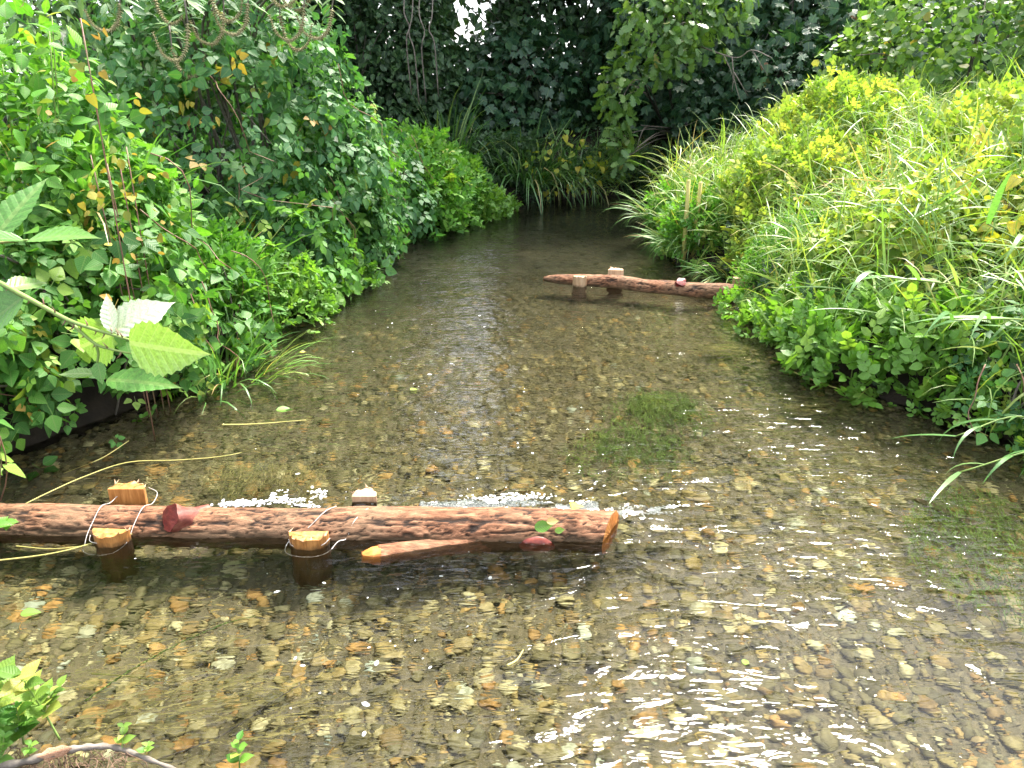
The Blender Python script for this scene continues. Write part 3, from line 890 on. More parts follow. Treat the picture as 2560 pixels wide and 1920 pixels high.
def bramble(label, ells, dens, size, seed, mat, nobj, ncane=8, group=None, cat='bramble bush', depth=0.2, jit=0.45, droop=0.6, low=0.0, name='bramble_bush', carve=()):
    c0 = np.array(ells[0][0], float)
    base = np.array([c0[0], c0[1], float(ground_h(np.array([c0[0]]), np.array([c0[1]]))[0])])
    t = thing(name, label, cat, base, group)
    P, N = shell(ells, dens, seed, depth=depth, zmin=low)
    v = in_view(P, 0.25) | (RG.random(len(P)) < 0.35)
    P, N = P[v], N[v]
    for cc, cr_ in carve:
        q = (((P - np.array(cc)) / np.array(cr_)) ** 2).sum(1) * (0.7 + 0.6 * fbm(P * 5, seed + 70))
        kk = q > 1
        P, N = P[kk], N[kk]
    hole = fbm(P * 3.1, seed + 50)
    k = RG.random(len(P)) < sstep(0.36, 0.50, hole) * 0.92 + 0.08
    P, N = P[k], N[k]
    S = size * (0.5 + 0.95 * RG.random(len(P)) ** 1.3)
    leaves(t, BRAM, P, leaf_frames(P, N, 0.55, droop, jit), S, patch_rnd(P, seed), mat, nobj, centre=c0)
    canes_on(t, ells, ncane, M['cane'], seed)
    # dead inner stems rising from the root
    mb = MB()
    rr = random.Random(seed)
    for k in range(26):
        c, r = ells[rr.randrange(len(ells))]
        c, r = np.array(c), np.array(r)
        q = rr.uniform(0, 6.28); f = rr.uniform(0.2, 0.75)
        end = c + np.array([math.cos(q) * r[0] * f, math.sin(q) * r[1] * f, rr.uniform(-0.1, 0.7) * r[2]])
        st = np.array([c[0] + rr.uniform(-.3, .3), c[1] + rr.uniform(-.3, .3), 0.0])
        st[2] = float(ground_h(st[None, 0], st[None, 1])[0])
        mid = (st + end) / 2 + np.array([0, 0, 0.3 * r[2]])
        mb.tube(curve_pts([st, mid, end], 8), 0.006, 4)
    tag(mb.build('inner_stems', M['twig'], t), kind='stuff')
    return t

# ------------------------------------------------------------------ brambles along both banks
E_A = [((-3.05, 4.15, 0.25), (1.40, 1.45, 1.70)), ((-2.30, 3.75, 0.62), (0.75, 0.7, 0.50)), ((-1.95, 4.6, 0.20), (0.45, 0.6, 0.55))]
E_A2 = [((-2.72, 2.85, 0.45), (0.85, 0.75, 0.72)), ((-2.30, 2.50, 0.42), (0.42, 0.32, 0.50))]
E_B = [((-2.55, 7.0, 0.50), (1.50, 1.45, 1.95)), ((-1.95, 6.4, 0.35), (0.62, 0.75, 0.75)), ((-1.75, 7.7, 0.4), (0.75, 0.85, 1.0)), ((-1.6, 8.7, 0.35), (0.75, 0.75, 0.95))]
bramble('sprawling bramble mound mixed with grass and red canes beside the water-side grass tuft', E_A, 250, 0.072, 1, M['bramble'], 260, 9)
bramble('low dark-leaved bramble overhanging the black hollow at the buried end of the long log', E_A2, 260, 0.072, 2, M['bramble'], 150, 5, low=0.22)
bramble('tall arching bramble mound hanging dense leaves down to the water below the drooping flower spikes', E_B, 260, 0.080, 3, M['bramble_dark'], 290, 12, droop=0.9, carve=[(tuple(dp(560, 270, 6.3)), (0.46, 0.55, 0.32)), (tuple(dp(900, 560, 6.6)), (0.16, 0.5, 0.20)), (tuple(dp(720, 480, 5.9)), (0.14, 0.4, 0.14))])
bramble('small dark bramble trailing under the long reed leaves beside the gravel bay', [((2.62, 3.75, 0.25), (0.42, 0.42, 0.42)), ((2.95, 3.5, 0.35), (0.5, 0.5, 0.55)), ((2.42, 3.62, 0.06), (0.36, 0.4, 0.34)), ((2.62, 3.15, 0.05), (0.3, 0.35, 0.3))], 340, 0.055, 4, M['bramble_dark'], 70, 3)

# ------------------------------------------------------------------ plants: generators
def gz(x, y):
    return float(ground_h(np.array([float(x)]), np.array([float(y)]))[0])
def clump(name, label, cat, ells, tmpl, mat, dens, size, nobj, seed, up=0.9, tipup=0.5, jit=0.5, depth=0.14, lump=0.22, stem_mat='gstem', nstem=10, group=None, part='leaf', holes=0.3, pk=0.35, zmin=0.0, cull=0.25, lumpf=4.0, base=None):
    c0 = np.array(ells[0][0], float)
    bx_ = base or (c0[0], c0[1])
    t = thing(name, label, cat, (bx_[0], bx_[1], max(gz(*bx_), -0.05)), group)
    P, N = shell(ells, dens, seed, lump=lump, depth=depth, zmin=zmin, lumpf=lumpf)
    v = in_view(P, 0.2) | (RG.random(len(P)) < cull)
    P, N = P[v], N[v]
    h = fbm(P * 4.2, seed + 50)
    k = RG.random(len(P)) < sstep(0.25, 0.45, h) * (1 - holes) + holes
    P, N = P[k], N[k]
    n = len(P)
    nrm = unit(N * 0.7 + np.array([0, 0, up]) + RG.normal(0, jit, (n, 3)))
    tipd = unit(N * 0.6 + np.array([0, 0, tipup]) + RG.normal(0, 0.6, (n, 3)))
    S = size * (0.6 + 0.8 * RG.random(n))
    leaves(t, tmpl, P, frames(tipd, nrm), S, patch_rnd(P, seed, pk), M[mat], nobj, name=part, centre=c0 - np.array([0, 0, 0.2]))
    if nstem:
        mb = MB(); rr = random.Random(seed)
        for q in range(nstem):
            c, r = ells[rr.randrange(len(ells))]
            a = rr.uniform(0, 6.28); f = rr.uniform(0.1, 0.6)
            st = np.array([c[0] + math.cos(a) * r[0] * f, c[1] + math.sin(a) * r[1] * f, 0.0]); st[2] = max(gz(st[0], st[1]), -0.1)
            en = np.array([c[0] + math.cos(a) * r[0] * f * 1.5, c[1] + math.sin(a) * r[1] * f * 1.5, c[2] + r[2] * rr.uniform(0.6, 1.0) * math.sqrt(max(0.1, 1 - f * f))])
            mb.tube(curve_pts([st, (st + en) / 2 + np.array([0, 0, 0.08]), en], 7), 0.0035, 4)
        tag(mb.build('stems', M[stem_mat], t), kind='stuff')
    return t
def tuft(name, label, cat, x, y, n, length, mat, seed, nobj=24, spread=0.12, tmpl=None, lean=(0, 0), fan=0.55, group=None, z=None, part='blade'):
    tmpl = tmpl or BLADE
    b = np.array([x, y, gz(x, y) if z is None else z])
    b[2] = max(b[2], -0.06)
    t = thing(name, label, cat, b, group)
    a = RG.uniform(0, 6.28, n); r = spread * np.sqrt(RG.random(n))
    P = np.stack([b[0] + r * np.cos(a), b[1] + r * np.sin(a), np.full(n, b[2] - 0.01)], -1)
    o = np.stack([np.cos(a), np.sin(a), a * 0], -1) * RG.uniform(0.1, fan * 1.4, n)[:, None]
    tipd = unit(o + np.array([lean[0], lean[1], 1.0]) + RG.normal(0, 0.12, (n, 3)))
    nrm = unit(-o * 0 + np.array([0, 0, 0.5]) - o * 1.0 + RG.normal(0, 0.15, (n, 3)) - np.array([lean[0], lean[1], 0]) * 0.8)
    Rm = frames(tipd, nrm)
    S = length * (0.5 + 0.6 * RG.random(n))
    leaves(t, tmpl, P, Rm, S, np.clip(RG.random(n), 0.002, 0.999), M[mat], nobj, name=part, stuff='blades')
    return t

# ------------------------------------------------------------------ the bank of the brambles: herbs, grasses, buddleia
clump('nettle_clump', 'bright green nettle patch beyond the tall bramble mound', 'nettle', [((-1.35, 9.7, 0.15), (0.95, 1.1, 0.95)), ((-0.85, 10.5, 0.1), (0.55, 0.6, 0.75))], SPRIG_LO, 'herb', 420, 0.14, 110, 21, tipup=0.2)
clump('water_mint', 'tight round cushion of small bright leaves at the waterline below the sedge', 'water mint', [((-0.55, 10.35, 0.0), (0.55, 0.5, 0.42)), ((-0.25, 10.8, 0.0), (0.35, 0.35, 0.3))], SPRIG, 'cress', 900, 0.085, 70, 22)
clump('water_mint', 'small-leaved water mint spilling over the water under the tall bramble mound', 'water mint', [((-1.72, 5.6, 0.02), (0.42, 0.55, 0.42)), ((-1.45, 6.5, 0.0), (0.3, 0.4, 0.28))], SPRIG, 'cress', 900, 0.075, 90, 23)
clump('creeping_herb', 'loose leafy herb and creepers between the grass tuft and the tall bramble', 'herb', [((-2.05, 5.15, 0.2), (0.45, 0.5, 0.55)), ((-2.35, 4.95, 0.6), (0.4, 0.4, 0.5))], SPRIG, 'herb', 620, 0.095, 90, 24)
clump('bindweed', 'pale heart-leaved bindweed draped over the sprawling bramble mound', 'bindweed', [((-2.3, 4.1, 0.75), (0.45, 0.6, 0.6))], [HEART], 'herb', 200, 0.062, 60, 25, tipup=-0.5, up=0.6, nstem=6)
clump('willowherb', 'pale long-leaved willowherb crowding the top of the sprawling bramble mound', 'willowherb', [((-2.75, 4.0, 1.15), (0.75, 0.8, 0.95)), ((-2.2, 4.3, 0.75), (0.45, 0.5, 0.6))], [LANC, OVATE], 'herb', 420, 0.085, 90, 28, tipup=0.1, nstem=14)
clump('willowherb', 'light leafy stems hanging down the face of the tall bramble mound', 'willowherb', [((-1.75, 6.0, 0.35), (0.5, 0.5, 0.5)), ((-1.55, 7.5, 0.8), (0.45, 0.6, 0.8))], SPRIG, 'herb', 170, 0.13, 70, 29, tipup=-0.6, nstem=8, holes=0.1)
clump('bindweed', 'withered yellow bindweed hanging in the dark hollow of the tall bramble mound', 'bindweed', [(tuple(dp(560, 260, 6.0)), (0.36, 0.25, 0.26))], [HEART, OVATE], 'withered', 60, 0.055, 30, 30, tipup=-0.9, up=0.2, nstem=0, holes=0.4)
clump('bindweed', 'yellowing bindweed trail running down the sprawling bramble mound among red canes', 'bindweed', [(tuple(dp(230, 300, 3.5)), (0.22, 0.3, 0.5)), (tuple(dp(330, 520, 3.7)), (0.2, 0.3, 0.35))], [HEART, OVATE, OVATE], 'withered', 60, 0.042, 40, 38, tipup=-0.6, up=0.4, nstem=5, stem_mat='cane', holes=0.3)
tuft('grass_tuft', 'lush green grass tuft leaning into the water beside the sprawling bramble mound', 'grass', -1.62, 4.35, 130, 0.48, 'grass', 31, 40, 0.2, lean=(0.4, -0.1), tmpl=BLADE_F + BLADE)
tuft('grass_tuft', 'tall grass blades standing up between the two high bramble mounds', 'grass', -2.05, 5.0, 70, 0.8, 'grass', 32, 28, 0.22, lean=(0.15, -0.1), tmpl=BLADE_F + BLADE)
tuft('grass_tuft', 'thin grass poking through the top of the sprawling bramble mound', 'grass', -2.45, 4.2, 60, 0.75, 'grass', 33, 24, 0.4, lean=(0.1, -0.1), z=0.85)
tuft('grass_tuft', 'dry bent straw-coloured grass hanging at the edge of the lush grass tuft', 'grass', -1.68, 4.05, 16, 0.42, 'ystem' if False else 'grass', 34, 14, 0.1, lean=(0.6, -0.2))
tuft('sedge_tuft', 'broad arching sedge tuft with long dark blades on the shaded far bank', 'sedge', 0.25, 11.95, 190, 1.35, 'sedge', 35, 70, 0.45, lean=(0.1, -0.45), fan=0.8, tmpl=BLADE_F)
tuft('sedge_tuft', 'upright sedge tuft behind the bright nettle patch under the dark trees', 'sedge', -0.9, 11.9, 120, 1.5, 'sedge', 36, 40, 0.35, lean=(0.1, -0.2), fan=0.6, tmpl=BLADE_F)
tuft('sedge_tuft', 'sedge tuft trailing yellowed blades into the pool under the oak branch', 'sedge', 1.0, 12.25, 130, 1.2, 'sedge', 37, 40, 0.35, lean=(0.25, -0.6), fan=0.8, tmpl=BLADE_F)
clump('bindweed', 'bindweed with yellowing heart leaves strung through the far sedge', 'bindweed', [((0.75, 11.7, 0.5), (0.7, 0.35, 0.5))], [HEART], 'bindweed', 40, 0.085, 40, 26, tipup=-0.8, up=0.4, nstem=4, holes=0.5)
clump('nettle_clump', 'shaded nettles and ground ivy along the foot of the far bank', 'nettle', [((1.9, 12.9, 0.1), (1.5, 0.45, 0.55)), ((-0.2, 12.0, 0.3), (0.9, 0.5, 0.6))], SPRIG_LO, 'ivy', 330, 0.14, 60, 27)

# buddleia behind the brambles with drooping dry flower spikes
def buddleia():
    base = (-2.9, 7.9, gz(-2.9, 7.9))
    t = thing('buddleia_bush', 'grey-green buddleia with drooping dry flower spikes above the tall bramble mound', 'buddleia', base)
    rr = random.Random(4)
    tips = [(300, 10), (380, -30), (470, 60), (560, 35), (620, 10), (700, 40), (760, 20), (830, 25), (520, -40), (660, -60), (430, 120), (780, -60)]
    Pl, Tl, Nl = [], [], []
    for i, (px, py) in enumerate(tips):
        e = dp(px, py, 5.9 + rr.uniform(-0.4, 0.4))
        s = np.array([base[0] + rr.uniform(-0.3, 0.6), base[1] - rr.uniform(0, 0.5), base[2]])
        m = (s + e) / 2 + np.array([-0.2, 0.1, 0.7])
        top = e + np.array([-0.05, 0.15, 0.16])
        pts = curve_pts([s, m, top, e], 18)
        MB().tube(pts, np.linspace(0.014, 0.005, 18), 5).build('stem', M['twig'], t)
        # the spike: hangs from the tip and hooks up again
        sg = rr.choice((-1, 1))
        L = rr.uniform(0.8, 1.15)
        hook = curve_pts([e, e + np.array([0.03 * sg, -0.01, -0.13 * L]), e + np.array([0.10 * sg, -0.02, -0.20 * L]), e + np.array([0.19 * sg, -0.02, -0.16 * L]), e + np.array([0.23 * sg, -0.02, -0.05 * L])], 34)
        mb = MB()
        mb.tube(hook, np.linspace(0.006, 0.003, 34), 5)
        tg = unit(np.gradient(hook, axis=0))
        for q, p in enumerate(hook):                                     # dry capsules in whorls round the spike
            for w_ in range(5):
                a = w_ * 1.257 + q * 0.6
                x = unit(np.cross(tg[q], [0.1, 1, 0.2])); y = np.cross(tg[q], x)
                d = math.cos(a) * x + math.sin(a) * y + tg[q] * 0.4
                sz = 0.021 * (1 - 0.5 * q / 34) * rr.uniform(0.7, 1.2)
                b1 = np.cross(d, tg[q]) * sz * 0.4
                c = p + d * 0.004
                mb.add([c - b1, c + b1, c + tg[q] * sz * 0.35, c - tg[q] * sz * 0.35, c + d * sz], [(0, 2, 4), (2, 1, 4), (1, 3, 4), (3, 0, 4)])
        mb.build('flower_spike', M['seed'], t, smooth=False)
        tp = unit(np.gradient(pts, axis=0))
        for q in range(8, 18):
            for sd in (-1, 1):
                Pl.append(pts[q]); 
                Tl.append(unit(np.array([sd * rr.uniform(0.5, 1), rr.uniform(-0.6, 0.6), rr.uniform(-0.6, 0.2)])))
                Nl.append(np.array([rr.uniform(-.4, .4), -0.3, 1.0]))
    Pl, Tl, Nl = np.array(Pl), np.array(Tl), np.array(Nl)
    ex, en = shell([((-2.7, 7.6, 2.2), (1.1, 0.7, 0.75)), ((-3.6, 7.0, 2.0), (1.0, 0.8, 0.9))], 170, 61, depth=0.25)
    Pl = np.concatenate([Pl, ex]); Tl = np.concatenate([Tl, unit(en * 0.5 + RG.normal(0, .6, en.shape) - np.array([0, 0, 0.4]))]); Nl = np.concatenate([Nl, en + np.array([0, 0, 0.6])])
    leaves(t, [LANC], Pl, frames(Tl, Nl), 0.12 * (0.6 + 0.7 * RG.random(len(Pl))), patch_rnd(Pl, 62), M['buddleia'], 70)
buddleia()

# ------------------------------------------------------------------ the sunny bank
def dome(x, y, rx, ry, rz, dz=0.0):
    return ((x, y, gz(x, y) + dz), (rx, ry, rz))
clump('watercress', 'bright green watercress cushion bulging into the gravel bay', 'watercress', [dome(2.05, 4.35, 0.42, 0.5, 0.36, -0.1), dome(2.0, 4.9, 0.3, 0.4, 0.3, -0.12), dome(2.35, 4.0, 0.35, 0.35, 0.4, -0.1)], SPRIG, 'cress', 560, 0.125, 110, 41)
clump('watercress', 'trailing watercress sprays lying on the water beside the embedded end of the short log', 'watercress', [((1.78, 5.2, 0.0), (0.22, 0.4, 0.15)), ((1.72, 5.7, 0.0), (0.16, 0.25, 0.12))], SPRIG, 'cress', 800, 0.08, 40, 42)
clump('feathery_herb', 'fine feathery grey-green herb drooping over the embedded end of the short log', 'herb', [dome(2.15, 5.75, 0.38, 0.42, 0.55, 0.0), dome(2.05, 6.2, 0.28, 0.3, 0.42)], [LANC], 'herb', 3600, 0.036, 60, 43, tipup=0.3, depth=0.1, jit=0.9)
clump('leafy_herb', 'pale broad-leaved herb above the watercress cushion', 'herb', [dome(2.55, 4.8, 0.55, 0.6, 0.62, 0.0), dome(2.4, 5.3, 0.4, 0.4, 0.6)], [OVATE, OVATE, HEART], 'herb_y', 620, 0.066, 120, 44, tipup=-0.2)
clump('bindweed', 'lime and yellow heart-leaved bindweed climbing the bank behind the reed leaves', 'bindweed', [dome(3.05, 4.35, 0.45, 0.5, 0.72, 0.1), dome(2.75, 5.0, 0.4, 0.4, 0.60, 0.1)], [HEART], 'bindweed', 130, 0.075, 110, 45, tipup=-0.7, up=0.4)
clump('bindweed', 'patch of yellow heart leaves glowing on the sunny slope among grass', 'bindweed', [dome(2.75, 6.6, 0.5, 0.6, 0.5, 0.1)], [HEART], 'bindweed', 180, 0.065, 60, 46, tipup=-0.4, up=0.6)
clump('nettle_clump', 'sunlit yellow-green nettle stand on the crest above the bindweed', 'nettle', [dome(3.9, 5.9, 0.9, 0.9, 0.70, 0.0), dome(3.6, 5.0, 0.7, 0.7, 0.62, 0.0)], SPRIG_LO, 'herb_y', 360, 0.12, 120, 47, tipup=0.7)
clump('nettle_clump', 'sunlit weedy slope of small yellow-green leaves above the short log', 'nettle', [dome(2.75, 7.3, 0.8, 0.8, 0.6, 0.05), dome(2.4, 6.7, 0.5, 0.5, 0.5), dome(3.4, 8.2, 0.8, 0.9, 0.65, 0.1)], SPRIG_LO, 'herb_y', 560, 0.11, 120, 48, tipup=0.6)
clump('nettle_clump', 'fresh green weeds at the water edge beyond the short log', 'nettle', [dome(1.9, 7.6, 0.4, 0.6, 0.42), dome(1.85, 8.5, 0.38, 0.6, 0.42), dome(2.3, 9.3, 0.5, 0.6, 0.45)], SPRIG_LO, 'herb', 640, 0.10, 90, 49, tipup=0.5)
k = 60
for lab, x, y, n, L, lean, nb, sp in (
    ('grass tuft drooping into the water beyond the short log', 1.68, 7.5, 130, 0.5, (-0.5, -0.15), 36, 0.2),
    ('long arching grass at the point where the stream bends away', 1.75, 8.7, 130, 0.62, (-0.5, -0.1), 36, 0.25),
    ('sunlit grass on the slope between the yellow heart leaves and the weedy slope', 2.5, 6.9, 130, 0.55, (-0.3, -0.2), 30, 0.4),
    ('tall thin grass with straw seed heads on the sunny crest', 3.1, 6.6, 130, 0.8, (-0.2, -0.1), 30, 0.5),
    ('bright grass along the top of the slope under the maple leaves', 2.6, 8.9, 140, 0.65, (-0.25, -0.1), 30, 0.5),
    ('grass tuft between the pale broad-leaved herb and the feathery herb', 2.4, 5.6, 90, 0.6, (-0.4, -0.3), 26, 0.25),
    ('tall pale grass in front of the round-leaved alder', 3.9, 7.4, 150, 0.9, (-0.1, 0.0), 26, 0.7)):
    tuft('grass_tuft', lab, 'grass', x, y, n, L, 'grass', k, nb, sp, lean=lean, tmpl=BLADE + BLADE_F)
    k += 1

clump('watercress', 'low cress fringe along the waterline below the reeds', 'watercress', [((2.28, 3.72, 0.0), (0.2, 0.3, 0.2)), ((2.55, 3.25, 0.0), (0.22, 0.32, 0.2)), ((2.75, 2.8, 0.0), (0.2, 0.3, 0.2))], SPRIG, 'cress', 520, 0.10, 40, 53)
tuft('grass_tuft', 'grass tuft shading the bank just behind the embedded end of the shorter log', 'grass', 1.98, 6.72, 120, 0.5, 'grass', 54, 26, 0.22, lean=(-0.45, -0.3), tmpl=BLADE + BLADE_F)
M['straw'] = leaf_mat('straw', [(0.0, (0.30, 0.24, 0.12)), (0.6, (0.44, 0.35, 0.18)), (1.0, (0.36, 0.22, 0.13))], trans=0.3, rough=0.6, spec=0.2, veins=False)
tuft('dry_grass_tuft', 'dry straw-coloured grass stems arching over the sunny crest', 'dry grass', 3.2, 6.9, 70, 0.85, 'straw', 55, 26, 0.5, lean=(-0.3, -0.2), tmpl=BLADE_F)
tuft('dry_grass_tuft', 'dead pinkish seed stalks tangled among the weeds above the yellow heart leaves', 'dry grass', 3.0, 5.7, 60, 0.8, 'straw', 56, 24, 0.45, lean=(-0.1, -0.2), tmpl=BLADE_F)
tuft('dry_grass_tuft', 'withered grass hanging over the bank behind the cut flag stems', 'dry grass', 2.2, 8.2, 50, 0.6, 'straw', 57, 20, 0.35, lean=(-0.4, -0.2), tmpl=BLADE_F)
# reeds: a leaning stem with long alternate leaves
def reed(label, base, tip, n, L, seed, droop=0.5, group=None):
    rr = random.Random(seed)
    base, tip = np.array(base, float), np.array(tip, float)
    t = thing('reed', label, 'reed', base, group)
    mid = (base + tip) / 2 + np.array([0, 0, 0.12])
    pts = curve_pts([base, mid, tip], 16)
    MB().tube(pts, np.linspace(0.006, 0.003, 16), 6).build('stem', M['gstem'], t)
    ax = unit(tip - base)
    P, T, N = [], [], []
    for i in range(n):
        f = 0.25 + 0.75 * i / (n - 1)
        p = pts[min(15, int(f * 15))]
        sd = 1 if i % 2 else -1
        side = unit(np.cross(ax, [0, 0.3, 1])) * sd
        P.append(p); T.append(unit(ax * 0.7 + side * rr.uniform(0.4, 0.9) + np.array([0, 0, rr.uniform(-0.1, 0.25)])))
        N.append(np.array([rr.uniform(-.3, .3), rr.uniform(-.3, .1), 1.0]))
    P, T, N = np.array(P), np.array(T), np.array(N)
    leaves(t, BLADE_W, P, frames(T, N), L * (0.7 + 0.5 * RG.random(n)), RG.random(n) * 0.9 + 0.05, M['reed'], n, name='blade')
reed('reed with long pale leaves leaning out over the watercress cushion', (2.85, 3.85, 0.3), tuple(dp(2200, 690, 3.7)), 9, 0.42, 1)
reed('reed whose narrow leaves hang like ribbons in front of the small dark bramble', (2.9, 3.5, 0.3), tuple(dp(2380, 800, 3.35)), 9, 0.40, 2)
reed('tall reed drooping over the yellow bindweed at the edge of the bank', (3.0, 3.6, 0.35), tuple(dp(2470, 560, 3.4)), 9, 0.45, 3)
reed('low reed spray stretched flat above the water by the small dark bramble', (2.65, 2.9, 0.08), tuple(gp(2400, 1180, 0.06)), 7, 0.30, 4)
reed('reed shoot bending down to touch the water in the gravel bay', (2.6, 3.25, 0.05), tuple(gp(2390, 1090, 0.10)), 6, 0.32, 5)
# cut reed stumps at the bend
for i, (px, py, dx) in enumerate(((1722, 450, 0.02), (1752, 455, 0.0), (1790, 470, 0.25), (1745, 480, 0.30))):
    tp = dp(px, py, 7.25 + 0.05 * i)
    bs = np.array([tp[0] + dx, tp[1] + 0.05, 0]); bs[2] = gz(bs[0], bs[1]) - 0.02
    o = MB().tube([bs, (bs + tp) / 2, tp], [0.022, 0.02, 0.018], 8).build('cut_reed_stem', M['ystem' if i < 2 else 'gstem'], None, True)
    lab = ['pale sawn-off flag stem standing tallest at the bend of the bank', 'shorter pale sawn-off flag stem beside the tallest one at the bend', 'green slanting flag stem cut off behind the pale stumps', 'green cut flag stem leaning low in front of the pale stumps'][i]
    tag(o, lab, 'reed stump')

# low cover on both banks
def cover(name, label, reg, n, tmpl, mat, size, seed, hmax=0.35):
    x0, x1, y0, y1 = reg
    X, Y = RG.uniform(x0, x1, n), RG.uniform(y0, y1, n)
    s = sdf(X, Y)
    k = (s < 0.03)
    X, Y = X[k], Y[k]
    g = ground_h(X, Y)
    hh = hmax * (0.3 + 0.9 * fbm(np.stack([X, Y, X * 0], -1) * 2.3, seed))
    P = np.stack([X, Y, np.maximum(g, 0) + hh * RG.random(len(X))], -1)
    v = in_view(P, 0.3)
    P = P[v]
    n = len(P)
    T = unit(RG.normal(0, 0.6, (n, 3)) + np.array([0, 0, 0.55]))
    N = unit(RG.normal(0, 0.45, (n, 3)) + np.array([0, -0.25, 0.9]))
    v, f, l = multi(P, frames(T, N), size * (0.6 + 0.8 * RG.random(n)), [t[0] for t in tmpl], [t[1] for t in tmpl], patch_rnd(P, seed, 0.4), RG.integers(0, len(tmpl), n), [t[2] for t in tmpl])
    tag(link(name, mesh_np(name, v, f, M[mat], True, l)), label, 'undergrowth', kind='stuff')
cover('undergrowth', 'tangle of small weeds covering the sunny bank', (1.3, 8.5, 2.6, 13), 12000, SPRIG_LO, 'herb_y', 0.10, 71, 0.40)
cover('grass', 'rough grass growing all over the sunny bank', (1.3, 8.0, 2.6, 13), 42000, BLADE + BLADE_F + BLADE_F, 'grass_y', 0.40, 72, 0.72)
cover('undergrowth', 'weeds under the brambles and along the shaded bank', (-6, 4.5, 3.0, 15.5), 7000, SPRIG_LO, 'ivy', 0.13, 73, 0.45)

# ------------------------------------------------------------------ trees
def crown_mesh(t, ells, dens, size, seed, mat='tree', tmpl=None, gap=None, depth=0.7, name='crown'):
    P, N = shell(ells, dens, seed, lump=0.28, depth=depth, zmin=0.3, lumpf=0.9)
    if gap is not None:
        for (x0, x1, z0, z1) in gap:
            P, N = (lambda k: (P[k], N[k]))(~((P[:, 0] > x0) & (P[:, 0] < x1) & (P[:, 2] > z0) & (P[:, 2] < z1)))
    n = len(P)
    h = fbm(P * 0.9, seed + 5)
    k = RG.random(n) < sstep(0.3, 0.5, h) * 0.85 + 0.15
    P, N = P[k], N[k]
    n = len(P)
    T = unit(N * 0.4 + RG.normal(0, 0.7, (n, 3)) - np.array([0, 0, 0.3]))
    Z = unit(N * 0.4 + RG.normal(0, 0.5, (n, 3)) + np.array([0, 0, 0.7]))
    tmpl = tmpl or [TREE]
    off = np.array(t.location)
    v, f, l = multi(P - off, frames(T, Z), size * (0.6 + 0.8 * RG.random(n)), [q[0] for q in tmpl], [q[1] for q in tmpl], patch_rnd(P, seed), RG.integers(0, len(tmpl), n), [q[2] for q in tmpl])
    tag(link(name, mesh_np(name, v, f, M[mat], True, l), t), kind='stuff')
def tree(label, x, y, h, r0, ells, seed, dens=44, size=0.25, gap=None, lean=(0, 0), name='tree', ivy=False):
    rr = random.Random(seed)
    b = np.array([x, y, gz(x, y) - 0.1])
    t = thing(name, label, 'tree', b)
    top = b + np.array([lean[0], lean[1], h])
    pts = curve_pts([b, b + (top - b) * 0.35 + np.array([rr.uniform(-.15, .15), rr.uniform(-.15, .15), 0]), b + (top - b) * 0.7 + np.array([rr.uniform(-.2, .2), 0, 0]), top], 24)
    rad = r0 * (1 - 0.8 * np.linspace(0, 1, 24)); rad[0] *= 1.35; rad[1] *= 1.12
    MB().tube(pts, rad, 14).build('trunk', M['trunk'], t)
    for k in range(9):
        c, r = ells[rr.randrange(len(ells))]
        f = rr.uniform(0.3, 0.85)
        s = pts[int(f * 23)]
        e = np.array(c) + np.array([rr.uniform(-.7, .7) * r[0], rr.uniform(-.7, .7) * r[1], rr.uniform(-.5, .6) * r[2]])
        m = (s + e) / 2 + np.array([0, 0, 0.4])
        MB().tube(curve_pts([s, m, e], 10), np.linspace(r0 * 0.35, r0 * 0.06, 10), 7).build('limb', M['trunk'], t)
    crown_mesh(t, ells, dens, size, seed, gap=gap)
    if ivy:                                                                # ivy clothing the trunk
        n = 1500
        f = RG.random(n) ** 0.8 * 0.5
        i = np.minimum((f * 23).astype(int), 22); fr = f * 23 - i
        c = pts[i] * (1 - fr)[:, None] + pts[i + 1] * fr[:, None]
        a = RG.uniform(0, 6.28, n)
        N = np.stack([np.cos(a), np.sin(a), a * 0], -1)
        P = c + N * (rad[i] * 1.0 + RG.exponential(0.08, n))[:, None]
        T = unit(N * 0.3 + np.array([0, 0, -0.8]) + RG.normal(0, .4, (n, 3)))
        leaves(t, [IVYL], P, frames(T, N + np.array([0, 0, 0.4])), 0.10 * (0.6 + 0.7 * RG.random(n)), RG.random(n), M['ivy'], 0, stuff='ivy')
    return t
G1 = None                                            # clear sky between two neighbouring crowns
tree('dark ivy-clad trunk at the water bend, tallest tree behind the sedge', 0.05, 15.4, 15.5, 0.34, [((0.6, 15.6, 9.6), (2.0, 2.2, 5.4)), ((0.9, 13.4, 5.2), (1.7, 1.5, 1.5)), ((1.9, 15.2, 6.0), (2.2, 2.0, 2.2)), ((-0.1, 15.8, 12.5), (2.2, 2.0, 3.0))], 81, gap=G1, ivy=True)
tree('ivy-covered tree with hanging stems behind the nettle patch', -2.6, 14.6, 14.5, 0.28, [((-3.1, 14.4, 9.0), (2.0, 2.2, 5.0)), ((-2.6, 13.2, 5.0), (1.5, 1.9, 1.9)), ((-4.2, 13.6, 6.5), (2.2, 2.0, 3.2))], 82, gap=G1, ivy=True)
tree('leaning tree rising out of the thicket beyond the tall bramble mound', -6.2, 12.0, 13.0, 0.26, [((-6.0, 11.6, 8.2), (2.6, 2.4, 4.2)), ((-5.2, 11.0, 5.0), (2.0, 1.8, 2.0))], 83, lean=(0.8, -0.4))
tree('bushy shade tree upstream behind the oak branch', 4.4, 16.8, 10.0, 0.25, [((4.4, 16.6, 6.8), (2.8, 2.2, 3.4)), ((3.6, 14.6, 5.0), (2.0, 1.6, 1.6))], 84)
tree('dense tree closing the view up the side channel', 8.2, 16.5, 9.0, 0.25, [((8.2, 16.3, 5.8), (2.8, 2.2, 3.4))], 85)
